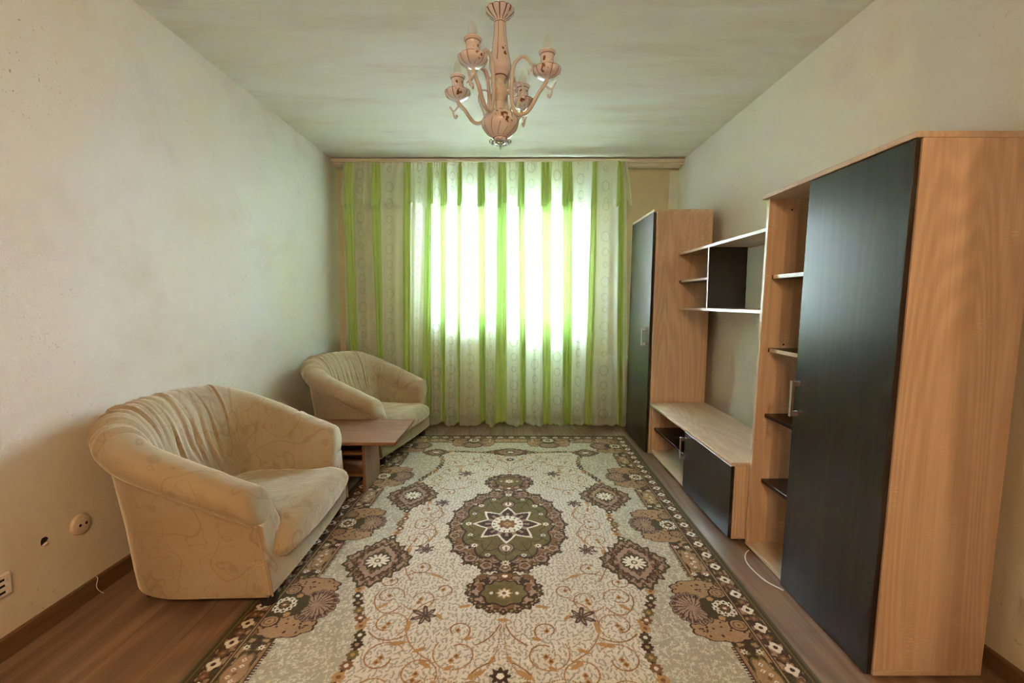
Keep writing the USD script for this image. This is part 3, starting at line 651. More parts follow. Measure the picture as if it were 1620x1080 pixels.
# ------------------------------------------------------------------ chandelier
def porcelain():
    N = {'a': ('attribute', {'attribute': 'paint'}), 's': ('separate_color', {}), 'n': ('noise_texture', {'scale': 55.0, 'detail': 3.0}), 'c': ('texture_coordinate', {}),
         'th': ('math', {'math_type': 'multiply_add', 'value2': 1.6, 'value3': -0.55}), 'fl': ('math', {'math_type': 'multiply', 'use_clamp': True}),
         'rr': ('rgb_ramp', {'ramp': [(0, (0, 0, 0)), (0.17, (0, 0, 0)), (0.26, (1, 1, 1)), (1, (1, 1, 1))]}), 'r0': ('math', {'math_type': 'multiply'}),
         'b': ('mix', {'color1': (0.73, 0.67, 0.67), 'color2': (0.17, 0.075, 0.035)}), 'b2': ('mix', {'color2': (0.20, 0.09, 0.04)}),
         'p': ('principled_bsdf', {'roughness': 0.18, 'coat_weight': 0.5})}
    L = [('a.color', 's.color'), ('c.object', 'n.vector'), ('n.fac', 'th.value1'), ('th.value', 'r0.value1'), ('s.g', 'r0.value2'), ('r0.value', 'fl.value1'), ('s.g', 'fl.value2'),
         ('r0.value', 'rr.fac'), ('s.r', 'b.fac'), ('b.color', 'b2.color1'), ('rr.color', 'b2.fac'), ('b2.color', 'p.base_color')]
    return mat('painted_porcelain', N, L, 'p.BSDF')
PORC = porcelain()
CREAM = plain('cream_enamel', (0.64, 0.60, 0.53), 0.35)
def clear_glass(name, c, rough=0.0):
    return mat(name, {'t': ('transparent_bsdf', {'color': c}), 'g': ('glossy_bsdf', {'color': (1, 1, 1), 'roughness': 0.03}), 'f': ('fresnel', {'IOR': 1.5}), 'm': ('mix_closure', {})},
               [('f.fac', 'm.fac'), ('t.BSDF', 'm.closure1'), ('g.BSDF', 'm.closure2')], 'm.closure')
BULB = mat('bulb_glass', {'t': ('transparent_bsdf', {'color': (0.97, 0.97, 0.94)}), 'g': ('glossy_bsdf', {'roughness': 0.05}), 'd': ('diffuse_bsdf', {'color': (0.85, 0.83, 0.75)}), 'm': ('mix_closure', {'fac': 0.5}), 'n': ('mix_closure', {'fac': 0.14})},
           [('g.BSDF', 'm.closure1'), ('d.BSDF', 'm.closure2'), ('t.BSDF', 'n.closure1'), ('m.closure', 'n.closure2')], 'n.closure')
CRYST = clear_glass('crystal', (0.82, 0.82, 0.80))
YCH, XCH = 2.08, -.052
def zv(v, y=YCH): return CAM_H + (477.0 - v) / 720 * y / 1.0 * 1.0 if False else CAM_H + float((lambda r: r[1] / r[0])((lambda a: (cP * 1 + sP * a, -sP * 1 + cP * a))(-(v - 540) / 720)) * y)
ch = thing('chandelier', 'white painted porcelain chandelier with four arms hanging from the ceiling', 'chandelier', (XCH, YCH, 0), 0)
PXM = YCH / 720
def porc_part(name, prof, lines=8, n=180, scallop=0.0, sn=80, blobs=(), parent=ch, rims=(), twist=0.0, z0=None, span=(0.12, .9), at=None, lw=.10):
    rip = (lambda th, k: 1 + scallop * np.abs(np.sin(th * lines / 2)) * np.ones_like(k) - scallop * .5) if scallop else None
    m, th, k = lathe(prof, n, rip, sn)
    ln = (np.abs(((th + twist * k) * lines / (2 * PI) + .5) % 1 - .5) < lw * lines / 8 * .5) * (k > span[0]) * (k < span[1]) if lines else np.zeros(len(k))
    for a, b in rims: ln = np.maximum(ln, (k >= a) & (k <= b))
    fl = np.zeros(len(k))
    for (t0, k0, tw, kw) in blobs:
        dt = (th - t0 + PI) % (2 * PI) - PI
        fl = np.maximum(fl, np.clip(1.5 - 1.5 * np.hypot(dt / tw, (k - k0) / kw), 0, 1))
    ln = ln * (fl < .1)
    if at is not None: m.apply_translation(at)
    return obj(name, m, PORC, parent, smooth=True, paint=np.stack([ln, fl, 0 * fl], -1))
P_ = lambda lst: [(r * PXM, zv(v)) for r, v in lst]
FR = -PI / 2                              # the side that faces the camera
obj('ceiling_hook', tube([(0, 0, ZC), (0, 0, zv(18))], .0035, 8), CHROME, ch)
porc_part('bell_canopy', P_([(3, 17.5), (12, 17), (19.5, 15.5), (21, 17), (20, 20.5), (16, 25), (11, 29), (8.4, 32), (8.4, 33.5), (3, 33.6)]), 12, scallop=.10, blobs=((FR + 1.0, .45, .35, .25),), rims=((.40, .44), (.93, .96)))
porc_part('vase_column', P_([(8.0, 33.6), (8.6, 36), (9.2, 45), (11.5, 70), (14.5, 90), (16.8, 103), (15.8, 112), (11, 118.5), (9.5, 121), (4, 121.2)]), 7, blobs=((FR + .55, .52, .55, .13), (FR + .8, .62, .4, .08)), rims=((.03, .045), (.93, .955)), span=(.05, .72), lw=.06)
obj('turned_hub', lathe(P_([(5, 121), (9, 122), (9.8, 124), (7.2, 127), (6.6, 132), (9.0, 135), (10.8, 138), (12.2, 143), (12.4, 146), (12.2, 150), (11, 154), (8, 157), (7.4, 160), (8.4, 162), (7.6, 165), (7.6, 172), (9.5, 175), (4, 176)]), 48)[0], CREAM, ch, smooth=40)
porc_part('porcelain_bowl', P_([(8, 174), (17, 178), (25, 186), (28.3, 194), (27, 202), (21, 211), (14, 217), (10.5, 220), (11.5, 222.5), (5, 224)]), 12, blobs=((FR + .12, .32, .62, .22), (FR + .5, .5, .4, .12)), rims=((.84, .86),), span=(.25, .8), twist=.9, lw=.05)
fr = []
for kk in range(16):
    a = kk / 16 * 2 * PI; r = 12.5 * PXM
    c = trimesh.creation.icosphere(1, .0055); c.vertices *= [1, 1, 1.2]; c.apply_translation((r * math.cos(a), r * math.sin(a), zv(225.5))); fr.append(c)
    c = trimesh.creation.icosphere(1, .0036); c.apply_translation((1.3 * r * math.cos(a + .2), 1.3 * r * math.sin(a + .2), zv(224.0))); fr.append(c)
obj('crystal_fringe', cat_(fr), CRYST, ch, smooth=False)
obj('finial', lathe(P_([(4, 222), (9, 224), (8, 227), (4, 229), (3.2, 231), (2.2, 234), (.3, 237)]), 24)[0], CRYST, ch, smooth=40)
def arm_z(v, r): return zv(v, YCH)
ZB = zv(150)
def zz(dv): return ZB - dv * PXM
AZ = math.atan2(-.46, .89)                # direction of the right near arm; the others stand at right angles
for j in range(4):
    a = AZ + j * PI / 2
    e = np.array([math.cos(a), math.sin(a)])
    RZ = lambda pts: np.array([[r * e[0], r * e[1], z] for r, z in pts])
    ap = spline(RZ([(.150, zz(-32)), (.140, zz(-38)), (.112, zz(-46)), (.080, zz(-42)), (.060, zz(-22)), (.056, zz(0)), (.062, zz(20)), (.085, zz(33)), (.118, zz(35)), (.155, zz(25)), (.185, zz(10)), (.212, zz(0)), (.222, zz(-6))]), 90)
    arm = obj('arm', tube(ap, np.interp(np.arange(90), [0, 20, 70, 89], [.0062, .0085, .0085, .007]), 10), CREAM, ch, smooth=60)
    cl = spline(RZ([(.151, zz(-33)), (.156, zz(-30)), (.150, zz(-24)), (.143, zz(-25)), (.140, zz(-20))]), 20)
    obj('curl', cat_([tube(cl, .0042, 8), trimesh.creation.icosphere(1, .0062).apply_translation(cl[-1]), tube(spline(RZ([(.150, zz(-32)), (.163, zz(-31)), (.172, zz(-29))]), 8), .0035, 8)]), CREAM, arm, smooth=60)
    cl = spline(RZ([(.205, zz(0)), (.228, zz(6)), (.245, zz(9)), (.258, zz(4)), (.266, zz(1))]), 20)
    c2 = spline(RZ([(.245, zz(9)), (.243, zz(16)), (.234, zz(20)), (.228, zz(17))]), 16)
    obj('scroll', cat_([tube(cl, .0042, 8), tube(c2, .0042, 8), trimesh.creation.icosphere(1, .006).apply_translation(c2[-1])]), CREAM, arm, smooth=60)
    cl = spline(RZ([(.060, zz(-4)), (.080, zz(-12)), (.104, zz(-10)), (.108, zz(2)), (.090, zz(16)), (.082, zz(26))]), 30)
    obj('inner_scroll', tube(cl, .0034, 8), CREAM, arm, smooth=60)
    obj('hub_bracket', tube(RZ([(.03, zz(-4)), (.058, zz(-4))]), .006, 8), CREAM, arm, smooth=60)
    c0 = (.222 * e[0], .222 * e[1], zz(-5))
    porc_part('drip_cup', [(.006, 0), (.011, .004), (.020, .007), (.038, .012), (.052, .023), (.058, .036), (.0575, .043), (.053, .045), (.030, .044), (.004, .044)], 10, n=110, sn=50, scallop=.06, blobs=((FR - .3 + .25 * j, .42, .5, .2), (FR + 2.3, .45, .5, .2)), rims=((.56, .60),), at=c0, span=(.16, .56), lw=.09)
    porc_part('candle_sleeve', [(.024, .044), (.026, .055), (.027, .075), (.031, .100), (.0355, .110), (.033, .112), (.020, .108), (.004, .107)], 0, n=48, sn=40, blobs=((FR - .5 + .2 * j, .3, .45, .2), (FR + .9, .35, .3, .15), (FR + 3, .3, .5, .2)), rims=((.52, .55),), at=c0, lw=.05)
    bz = c0[2] + .104
    b, _, _ = lathe([(.011, 0), (.013, .010), (.0185, .028), (.0190, .036), (.0165, .050), (.010, .066), (.004, .076), (.0004, .080)], 32, None, 40)
    b.apply_translation((c0[0], c0[1], bz)); bl = obj('candle_bulb', b, BULB, ch, smooth=True)
    obj('filament', tube(np.array([[c0[0] + dx, c0[1], bz + dz] for dx, dz in ((-.003, 0), (-.004, .024), (-.002, .028), (.002, .028), (.004, .024), (.003, 0))]), .0006, 5), CHROME, bl)

# ------------------------------------------------------------------ the rug
RC, RA = (-.025, 2.356), -.69
HW, Y_FAR, Y_NEAR = 1.0, 1.592, -1.64
def make_rug():
    ys, y = [], Y_NEAR
    while y < Y_FAR:
        ys.append(y); wy = RC[1] + y
        y += .0030 if wy < 1.25 else .0026 * (wy / 1.3) ** 1.15
    ys = np.array(ys + [Y_FAR]); xs = np.linspace(-HW, HW, 800)
    gx, gy = np.meshgrid(xs, ys)
    X = np.abs(gx).ravel(); Y = np.abs(gy + .024).ravel(); SX, SY = gx.ravel(), gy.ravel() + .024
    N = len(X); C = np.zeros((N, 3)); rg = np.random.default_rng(11)
    nz = lambda s, o=3, sd=0: meshkit.fbm(np.stack([SX * s, SY * s, 0 * SX], -1), o, sd)
    CREAMC, PALE, WORM = (.65, .58, .46), (.40, .365, .265), (.60, .565, .445)
    OLIVE, DKOL, BROWN, RUST, TAN, PINK, WHITE, GOLD, PURP = (.155, .122, .036), (.068, .055, .020), (.058, .031, .016), (.205, .100, .036), (.36, .225, .110), (.345, .225, .145), (.74, .68, .55), (.43, .245, .085), (.088, .052, .040)
    def put(mask, c, a=1.0):
        C[mask] = C[mask] * (1 - a) + np.array(c) * a
    def near(pts, r):
        pts = np.asarray(pts); lo, hi = pts.min(0) - r, pts.max(0) + r
        idx = np.where((X > lo[0]) & (X < hi[0]) & (Y > lo[1]) & (Y < hi[1]))[0]
        out = np.zeros(N, bool)
        if len(idx):
            dd, _ = cKDTree(pts).query(np.c_[X[idx], Y[idx]], distance_upper_bound=r); out[idx[np.isfinite(dd)]] = True
        return out
    def polar(cx, cy, rx, ry, S=False):
        dx, dy = (X - cx) / rx, (Y - cy) / ry
        return np.hypot(dx, dy), np.arctan2(dy, dx)
    def flower(cx, cy, r, n, petal, centre, ring=None, ph=0.0, depth=.35, ry=None):
        ry = ry or r
        idx = np.where((np.abs(X - cx) < 1.4 * r) & (np.abs(Y - cy) < 1.4 * ry))[0]
        dx, dy = (X[idx] - cx) / r, (Y[idx] - cy) / ry
        q, t = np.hypot(dx, dy), np.arctan2(dy, dx)
        edge = 1 - depth * (.5 - .5 * np.cos(n * t + ph))
        if ring is not None: C[idx[q < edge + .22]] = ring
        C[idx[q < edge]] = petal
        C[idx[q < .33]] = centre
    def blob(cx, cy, rx, ry, c, lobes=0, amp=.1, ph=0.0, rot=0.0, outline=None, ow=.12):
        R = 1.5 * max(rx, ry)
        idx = np.where((np.abs(X - cx) < R) & (np.abs(Y - cy) < R))[0]
        dx, dy = X[idx] - cx, Y[idx] - cy
        cr, sr = math.cos(rot), math.sin(rot)
        u, v = (dx * cr + dy * sr) / rx, (-dx * sr + dy * cr) / ry
        q, t = np.hypot(u, v), np.arctan2(v, u)
        e = 1 + amp * np.abs(np.cos(lobes * t / 2 + ph)) - amp if lobes else 1.0
        if outline is not None: C[idx[q < e + ow]] = outline
        C[idx[q < e]] = c
        return idx, q / e, t
    # ground of the inner and of the outer field
    C[:] = CREAMC
    # boundary of the inner field: from the side diamonds inwards and round the top
    bt = np.linspace(0, 1, 200)
    chain = np.vstack([spline([(.575, 0), (.563, .03), (.575, .16), (.585, .2)], 40), spline([(.60, .52), (.582, .62), (.548, .70), (.515, .78), (.50, .86), (.503, .96), (.528, 1.05), (.56, 1.10)], 120), spline([(.50, 1.165), (.42, 1.175), (.33, 1.165), (.19, 1.155)], 70)])
    lim = np.interp(Y, [0, .03, .16, .352, .52, .62, .70, .78, .86, .96, 1.05, 1.16], [.575, .563, .575, .585, .60, .582, .548, .515, .50, .503, .528, .56])
    outer = (X > lim) | (Y > 1.165)
    put(outer, PALE)
    # worm texture of the outer field
    pts = []
    for _ in range(30000):
        x, y = rg.uniform(-.85, .85), rg.uniform(-1.45, 1.45)
        if abs(x) < .47 and abs(y) < 1.13: continue
        a = rg.uniform(0, 2 * PI); k = rg.uniform(-190, 190); s = np.linspace(0, .010, 4)
        pts.append(np.c_[x + s * np.cos(a + k * s), y + s * np.sin(a + k * s)])
    pts = np.vstack(pts); dd, _ = cKDTree(pts).query(np.c_[SX, SY], distance_upper_bound=.0023)
    put(np.isfinite(dd) & outer, WORM)
    # small grey-green ticks of the inner field
    pts = []
    g = .0185
    for a in np.arange(-.60, .61, g):
        for b in np.arange(-1.2, 1.2, g):
            x, y = a + rg.uniform(-.32, .32) * g, b + rg.uniform(-.32, .32) * g
            t = rg.choice([.6, 2.4, 1.2, 1.9]) + rg.uniform(-.4, .4); s = np.linspace(-.0065, .0065, 5); k = rg.uniform(-60, 60)
            pts.append(np.c_[x + s * np.cos(t + k * s), y + s * np.sin(t + k * s)])
    pts = np.vstack(pts); dd, _ = cKDTree(pts).query(np.c_[SX, SY], distance_upper_bound=.0031)
    put(np.isfinite(dd) & ~outer, (.36, .33, .25))
    # scrolling vines with leaves
    vines = []
    def spiral(cx, cy, r, a0, turns, r1=.45, sgn=1):
        t = np.linspace(0, 1, 70); a = a0 + sgn * turns * 2 * PI * t; rr = r * (1 - (1 - r1) * t)
        vines.append(np.c_[cx + rr * np.cos(a), cy + rr * np.sin(a)])
    for q in ((.15, .90, .085, -.6, .9), (.27, .985, .07, 2.6, .95), (.40, .92, .075, 3.6, .9), (.20, 1.08, .06, 1.0, .9), (.40, 1.06, .06, 4.0, .9), (.16, .79, .05, 2.0, .8), (.42, .76, .075, 2.2, .9),
              (.33, .62, .07, .5, .9), (.46, .60, .06, 3.0, .9), (.25, .56, .045, 1.2, .8), (.45, .16, .075, 1.0, .95), (.44, .02, .06, 4.5, .8), (.37, .40, .05, .5, .8), (.48, .50, .05, 5.0, .8), (.40, .10, .05, 2.0, .8), (.09, 1.05, .05, 2.0, .9)): spiral(*q)
    for ln in ([(.002, .74), (.008, .80), (.020, .90), (.055, .975), (.12, 1.02), (.20, 1.00), (.29, 1.055), (.38, 1.10), (.47, 1.08)], [(.012, .76), (.05, .83), (.09, .86)], [(.10, .99), (.06, .95), (.02, .93)], [(.235, .93), (.30, .88), (.345, .80), (.35, .72), (.32, .66), (.26, .62)], [(.345, .82), (.42, .84), (.48, .80)],
               [(.40, .50), (.44, .42), (.47, .30), (.46, .20)], [(.24, .50), (.30, .46), (.36, .44), (.42, .46)], [(.40, .66), (.46, .70), (.50, .66), (.51, .58)], [(.42, .26), (.40, .20), (.37, .14), (.38, .04), (.41, 0)]): vines.append(spline(ln, 80))
    put(near(np.vstack(vines), .0030), GOLD); put(near(np.vstack(vines), .0017), RUST)
    for (x, y, l, w, r) in ((.078, .985, .04, .011, .6), (.03, .925, .022, .008, 1.2), (.345, .77, .035, .011, 1.5), (.25, .945, .03, .010, -.6), (.28, .885, .026, .009, .4), (.44, 1.09, .035, .011, .1), (.12, .83, .02, .008, .4), (.36, .855, .035, .011, .2), (.46, .27, .035, .010, 1.5), (.30, .46, .03, .009, -.4), (.47, .66, .03, .009, .8), (.15, .66, .03, .009, .3), (.24, .72, .022, .008, -.9), (.51, .75, .03, .009, 1.2), (.38, .17, .022, .008, 1.2), (.22, 1.03, .028, .009, .7), (.35, 1.03, .026, .009, .2), (.17, .96, .02, .008, .5)):
        blob(x, y, l, w, GOLD, 6, .25, rot=r)
    for (x, y) in ((.15, .91), (.165, .93), (.27, .985), (.275, 1.01), (.40, .92), (.41, .94), (.20, 1.08), (.42, .76), (.43, .78), (.33, .62), (.335, .64), (.46, .60), (.25, .56), (.45, .16), (.455, .18), (.44, .03), (.16, .79), (.09, 1.05), (.37, .40), (.48, .50)):
        blob(x, y, .011, .013, GOLD, 4, .3); blob(x, y, .005, .006, RUST)
    flower(0, .99, .036, 8, BROWN, WHITE, None)
    blob(0, .735, .026, .010, GOLD, 5, .3)
    # dark palmettes
    for (cx, cy, r, rot) in ((.293, .715, .056, .5), (.383, .255, .050, .7)):
        idx = np.where((np.abs(X - cx) < .08) & (np.abs(Y - cy) < .08))[0]
        dx, dy = X[idx] - cx, Y[idx] - cy; q, t = np.hypot(dx, dy) / r, np.arctan2(dy, dx) + rot
        e = .38 + .72 * np.abs(np.cos(3.5 * t)) ** 1.6 * (.75 + .25 * np.cos(t))
        C[idx[q < e]] = PURP; C[idx[(q < e * .72) & (q > .18) & (np.abs(np.sin(3.5 * t)) < .35)]] = PINK
    # chains of little flowers round the inner field
    d = np.r_[0, np.cumsum(np.linalg.norm(np.diff(chain, axis=0), axis=1))]
    cc = [(OLIVE, GOLD), (RUST, WHITE), (GOLD, RUST), (DKOL, WHITE), (BROWN, TAN)]
    put(near(chain[:40], .008), BROWN); put(near(chain[40:160], .008), BROWN); put(near(chain[160:], .008), BROWN)
    for n, s in enumerate(np.arange(.012, d[-1], .046)):
        x, y = np.interp(s, d, chain[:, 0]), np.interp(s, d, chain[:, 1])
        flower(x, y, .0235, 8 if n % 2 else 6, cc[n % 5][0], cc[n % 5][1], None, depth=.25)
    # side, top and corner diamonds
    def diamond(cx, cy, rx, ry):
        R = 1.35
        idx = np.where((np.abs(X - cx) < R * rx) & (np.abs(Y - cy) < R * ry))[0]
        u, v = (X[idx] - cx) / rx, (Y[idx] - cy) / ry; t = np.arctan2(v, u)
        q = (np.abs(u) ** 1.25 + np.abs(v) ** 1.25) ** .8 * (1 + .055 * np.cos(20 * t) + .04 * np.cos(12 * t))
        C[idx[q < 1.04]] = DKOL; C[idx[q < .95]] = RUST
        w = meshkit.fbm(np.stack([np.abs(u) * 7, np.abs(v) * 7, 0 * u], -1), 2, 3)
        C[idx[(q < .93) & (w > .56)]] = PINK; C[idx[(q < .93) & (w > .50) & (w < .56)]] = BROWN; C[idx[(q < .93) & (w > .42) & (w < .45)]] = DKOL; C[idx[(q < .80) & (w < .34)]] = BROWN; C[idx[(q < .9) & (w < .27)]] = OLIVE
        C[idx[(np.abs(q - .70) < .035)]] = BROWN
        for k in range(12):
            a = k / 12 * 2 * PI; f = .88 / (abs(math.cos(a)) ** 1.25 + abs(math.sin(a)) ** 1.25) ** .8
            flower(cx + rx * f * math.cos(a), cy + ry * f * math.sin(a), .0155, 5, DKOL if k % 3 == 0 else BROWN, TAN)
        s = min(rx / .145, ry / .19)
        blob(cx, cy, .062 * s, .068 * s, DKOL, 12, .15)
        idx = np.where((np.abs(X - cx) < .08) & (np.abs(Y - cy) < .08))[0]
        dx, dy = X[idx] - cx, Y[idx] - cy; q2, t2 = np.hypot(dx, dy) / (.054 * s), np.arctan2(dy, dx)
        C[idx[q2 < .35 + .65 * np.abs(np.cos(6 * t2)) ** .7]] = WHITE; C[idx[q2 < .28]] = OLIVE; C[idx[q2 < .14]] = WHITE
    diamond(.585, .352, .150, .195); diamond(0, 1.160, .19, .092); diamond(.586, 1.150, .105, .085)
    # centre medallion
    q, t = polar(0, 0, .318, .462)
    lob = 1 - .085 * (1 - np.abs(np.cos(10 * t)))
    lob2 = lob * (1 - .03 * np.abs(np.sin(30 * t)))
    m = q < 1.4
    put(q < lob2 * 1.01, BROWN); put(q < lob2 * .965, PINK)
    w = np.zeros(N); w[m] = meshkit.fbm(np.stack([np.abs(X[m]) * 34, Y[m] * 34, 0 * X[m]], -1), 2, 8)
    put((q < lob * .94) & (w > .55), RUST); put((q < lob * .94) & (w < .36), BROWN); put((q < lob * .94) & (w > .50) & (w < .53), BROWN)
    for k in range(20):
        a = k / 20 * 2 * PI
        blob(.318 * .875 * math.cos(a), .462 * .875 * math.sin(a), .030, .030, PINK, 5, .2, rot=a, outline=BROWN, ow=.16); blob(.318 * .87 * math.cos(a), .462 * .87 * math.sin(a), .013, .013, RUST, 4, .3, outline=BROWN, ow=.3)
    lobi = .76 * (1 - .13 * (1 - np.abs(np.cos(6 * t))) ** 1.0)
    put(q < lobi + .035, BROWN); put(q < lobi, OLIVE)
    put((q < lobi - .03) & (np.abs(q - lobi + .12) < .009), DKOL); put((q < lobi) & (np.abs(np.sin(6 * t)) < .06) & (q > .45), DKOL)
    for k in range(20):
        a = (k + .5) / 20 * 2 * PI
        flower(.318 * .905 * math.cos(a), .462 * .905 * math.sin(a), .021, 6, DKOL if k % 2 else BROWN, TAN, None)
        a = k / 20 * 2 * PI
        flower(.318 * .985 * math.cos(a), .462 * .985 * math.sin(a), .017, 5, BROWN if k % 2 else DKOL, RUST, None)
    for (x, y, r, c1, c2) in ((0, .365, .021, WHITE, RUST), (.205, 0, .019, WHITE, RUST), (.245, .0, .010, WHITE, RUST), (.155, .215, .019, WHITE, RUST), (.19, .235, .009, WHITE, RUST), (.085, .30, .016, WORM, OLIVE), (.185, .115, .016, WORM, OLIVE), (0, .40, .009, WHITE, RUST)):
        flower(x, y, r, 8, c1, c2, DKOL if c1 == WORM else None)
    blob(0, .235, .034, .037, PINK, 0, outline=BROWN, ow=.18); blob(0, .237, .02, .024, WHITE, outline=RUST, ow=.3); blob(0, .245, .006, .018, RUST)
    # eight-pointed star
    s, ts = polar(0, 0, .168, .182)
    star = .64 + .36 * (1 - np.abs(np.sin(4 * ts))) ** 1.25 + .07 * np.abs(np.sin(8 * ts))
    put(s < star * 1.10, WHITE); put(s < star * .98, BROWN)
    put((s < .70) & (np.abs(np.sin(4 * ts)) < .30) & (s > .5), PINK); put((s < .66) & (np.abs(np.sin(4 * ts)) > .90) & (s > .46), PINK)
    put(s < .50, WHITE)
    put((s < .47) & (s > .36) & (np.abs(np.cos(8 * ts)) < .35), BROWN)
    flower(0, 0, .052, 8, RUST, GOLD, None, depth=.22); flower(0, 0, .024, 8, GOLD, RUST); put((s < .27) & (np.abs(np.sin(4 * ts)) < .14), BROWN)
    # pendants
    idx = np.where((X < .2) & (Y > .42) & (Y < .74))[0]
    u, v = X[idx] / .155, (Y[idx] - .555) / .145; tq = np.arctan2(v, u)
    qq = np.hypot(u, np.where(v > 0, v, v * 1.25)) * (1 + .06 * np.cos(18 * tq))
    C[idx[qq < 1.0]] = BROWN; C[idx[qq < .93]] = PINK
    ww = meshkit.fbm(np.stack([X[idx] * 40, Y[idx] * 40, 0 * u], -1), 2, 4)
    C[idx[(qq < .92) & (ww > .54)]] = RUST; C[idx[(qq < .92) & (ww < .38)]] = BROWN
    q2 = np.hypot(X[idx] / .088, (Y[idx] - .575) / .075) * (1 + .07 * np.cos(10 * tq)); C[idx[q2 < 1.12]] = BROWN; C[idx[q2 < 1]] = OLIVE
    for k in range(9):
        a = -.2 + k / 8 * (PI / 2 + .2); flower(.145 * math.cos(a), .555 + .132 * math.sin(a), .017, 5, DKOL if k % 2 else BROWN, TAN)
    flower(0, .578, .036, 8, GOLD, RUST, None); flower(0, .578, .027, 8, WHITE, RUST); blob(.052, .578, .008, .008, WORM)
    blob(0, .462, .045, .022, RUST, 6, .2, outline=BROWN); blob(0, .463, .012, .010, WHITE)
    blob(.05, .475, .018, .012, PINK, outline=BROWN, ow=.3); blob(.10, .468, .028, .016, RUST, 6, .25, rot=.5, outline=BROWN)
    # border: e = distance from the rug's edge, p = position along it
    ex, ey = HW - X, 1.612 - Y
    side = ex < ey; e = np.minimum(ex, ey); p = np.where(side, Y, X)
    b = e < .205
    C[b] = DKOL
    w = meshkit.fbm(np.stack([X[b] * 46, Y[b] * 46, 0 * X[b]], -1), 3, 6); bi = np.where(b)[0]
    C[bi[w > .545]] = OLIVE; C[bi[w > .60]] = TAN; C[bi[w < .40]] = BROWN
    # ... cartouches that reach from the border into the field, straight spots between
    def cart(p0, along_side, far=False):
        for sg in (-1, 1):
            pass
        P0 = (lambda pp, qq: (HW - .145 - qq, pp)) if along_side else (lambda pp, qq: (pp, 1.612 - .145 - qq))
        B = lambda pp, qq, rp, rq, *a, **k: blob(*P0(p0 + pp, qq), *( (rq, rp) if along_side else (rp, rq)), *a, **k)
        B(0, .02, .125, .105, DKOL, 9, .08)
        for sg in (-1, 1):
            B(sg * .115, .055, .062, .115, TAN, 9, .12, outline=BROWN, ow=.07)
            i_, q_, t_ = B(sg * .112, .06, .05, .10, TAN, 7, .1)
            for k in range(22):
                B(sg * .112 + rg.uniform(-.04, .04), .06 + rg.uniform(-.08, .09), .0045, .0045, BROWN)
            B(sg * .092, -.010, .027, .030, TAN, outline=BROWN, ow=.22); B(sg * .092, -.010, .015, .017, TAN, outline=RUST, ow=.35); B(sg * .092, -.010, .006, .006, RUST)
            B(sg * .150, -.045, .020, .024, RUST, 6, .2, outline=BROWN, ow=.2); B(sg * .150, -.045, .009, .010, PINK)
        i_, q_, t_ = B(0, .125, .092, .080, PINK, 13, .10, outline=BROWN, ow=.05)
        w_ = np.abs(np.sin(9 * t_ + 3 * q_)); C[i_[(q_ < .97) & (w_ < .38) & (q_ > .18)]] = BROWN
        C[i_[(q_ < .96) & (q_ > .74) & (np.abs(np.sin(16 * t_)) > .55)]] = PURP
        B(0, .03, .075, .062, DKOL, 8, .1); B(.055, .035, .014, .014, GOLD, 5, .2); B(-.055, .035, .014, .014, GOLD, 5, .2)
        x0, y0 = P0(p0, 0)
        for k in range(10):
            a = k / 10 * 2 * PI; flower(x0 + .034 * math.cos(a), y0 + .036 * math.sin(a), .0145, 5, WHITE, BROWN, None)
        flower(x0, y0, .019, 8, RUST, WHITE)
    for p0 in (0.0, .66, 1.32): cart(p0, True)
    for p0 in (.315,): cart(p0, False)
    # inner edge line of the border between the cartouches, with its comb
    def line_seg(a, bb, along):
        k = (p > a) & (p < bb) & (side if along else ~side)
        C[k & (e > .186) & (e < .204)] = BROWN; C[k & (e > .190) & (e < .199)] = TAN; C[k & (e > .193) & (e < .1955)] = RUST
        C[k & (e > .202) & (e < .214) & ((p * 1000 % 11) < 6)] = BROWN
        mid = (a + bb) / 2
        P1 = (lambda pp, qq: (HW - qq, pp)) if along else (lambda pp, qq: (pp, 1.612 - qq))
        x, y = P1(mid, .152); blob(x, y, *((.036, .085) if along else (.085, .036)), TAN, 6, .22, outline=OLIVE, ow=.12)
        for dp, dq in ((0, 0), (.03, .006), (-.03, .006), (.015, -.012), (-.015, -.012), (.055, 0), (-.055, 0)):
            x, y = P1(mid + dp, .152 + dq); flower(x, y, .0085, 4, WHITE if abs(dp) > .01 else RUST, RUST)
        for dp in (-.11, .11):
            for dq in (.127, .178):
                x, y = P1(mid + dp, dq); flower(x, y, .013, 6, WHITE, BROWN, None)
    line_seg(.20, .46, True); line_seg(.86, 1.12, True); line_seg(0, .14, False); line_seg(.50, .74, False)
    # guard stripe with white flowers, edge lines
    g_ = e < .100
    C[g_] = BROWN
    w = meshkit.fbm(np.stack([X[g_] * 60, Y[g_] * 60, 0 * X[g_]], -1), 2, 9); gi = np.where(g_)[0]
    C[gi[w > .56]] = RUST; C[gi[w > .64]] = PINK; C[gi[w < .36]] = DKOL
    C[(e > .094) & (e < .108)] = DKOL; C[(e > .098) & (e < .104)] = TAN
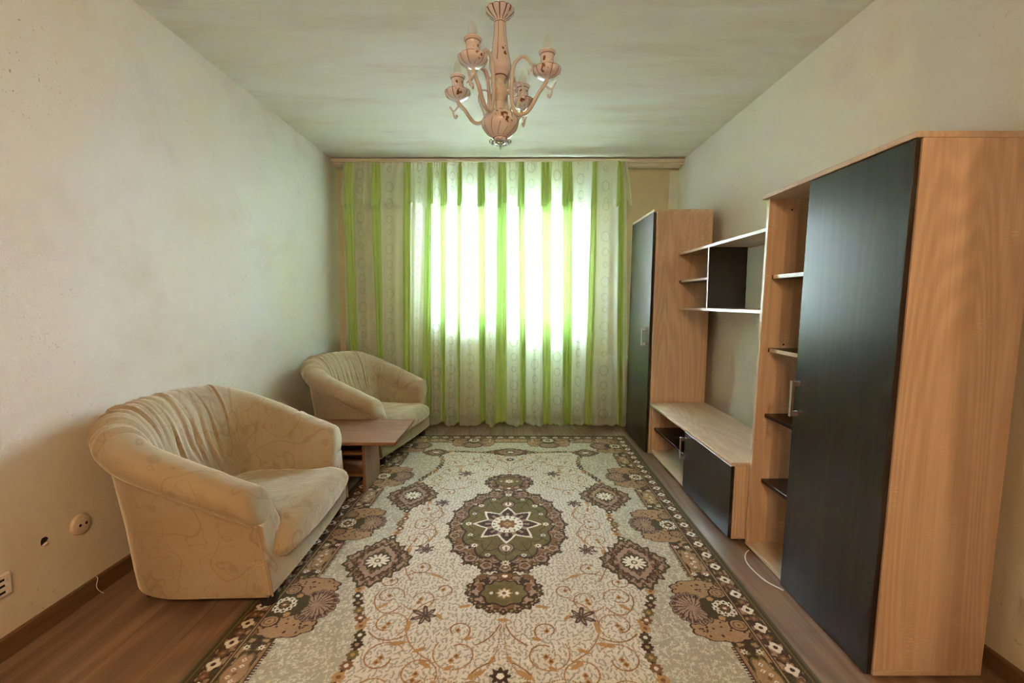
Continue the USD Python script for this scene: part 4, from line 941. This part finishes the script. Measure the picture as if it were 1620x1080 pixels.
    for s in np.arange(0, 1.6, .0955):
        flower(HW - .062, s, .023, 4, WHITE, BROWN, None, depth=.25, ry=.026)
        flower(HW - .062, s + .0477, .017, 6, RUST, TAN, DKOL)
        if s < .95: flower(s, 1.612 - .062, .026, 4, WHITE, BROWN, None, depth=.25, ry=.023); flower(s + .0477, 1.612 - .062, .017, 6, RUST, TAN, DKOL)
    C[(e < .034)] = DKOL; C[(e > .022) & (e < .027)] = OLIVE; C[e < .012] = (.10, .085, .035)
    # wool: little differences from tuft to tuft
    tuft = rg.normal(1, .085, N); C *= np.clip(tuft, .7, 1.3)[:, None]
    Z = .0105 + .0016 * (rg.random(N) - .5)
    edge = np.minimum(ex, np.minimum(np.abs(SY - .024 - Y_FAR), np.abs(SY - .024 - Y_NEAR)))
    Z = np.where(edge < .006, .004 + Z * .4, Z)
    V = np.stack([SX, SY - .024, Z], -1).reshape(len(ys), len(xs), 3)
    top = grid_mesh(V)
    # border skirt down to the floor
    nr, nc = len(ys), len(xs); I = np.arange(nr * nc).reshape(nr, nc)
    loop = np.r_[I[0, :-1], I[:-1, -1], I[-1, ::-1][:-1], I[::-1, 0][:-1]]
    low = top.vertices[loop].copy(); low[:, 2] = .0004
    k = np.arange(len(loop)) ; k2 = np.roll(k, -1); o = nr * nc
    F = np.vstack([np.c_[loop[k], o + k, o + k2], np.c_[loop[k], o + k2, loop[k2]]])
    return trimesh.Trimesh(np.vstack([top.vertices, low]), np.vstack([top.faces, F]), process=False), np.vstack([C, C[loop]])
RUGM = mat('rug_wool', {'a': ('attribute', {'attribute': 'paint'}), 'c': ('texture_coordinate', {}), 'n': ('noise_texture', {'scale': 260.0, 'detail': 2.0}), 'b': ('bump', {'strength': 0.5, 'distance': 0.003}),
                        'p': ('principled_bsdf', {'roughness': 0.95, 'sheen_weight': 0.15, 'specular_ior_level': 0.1})},
           [('a.color', 'p.base_color'), ('c.object', 'n.vector'), ('n.fac', 'b.height'), ('b.normal', 'p.normal')], 'p.BSDF')
rug = thing('rug', 'large patterned cream, brown and olive rug on the laminate floor', 'rug', (RC[0], RC[1], 0), RA)
rm, rc = make_rug()
obj('pile', rm, RUGM, rug, smooth=True, paint=rc)
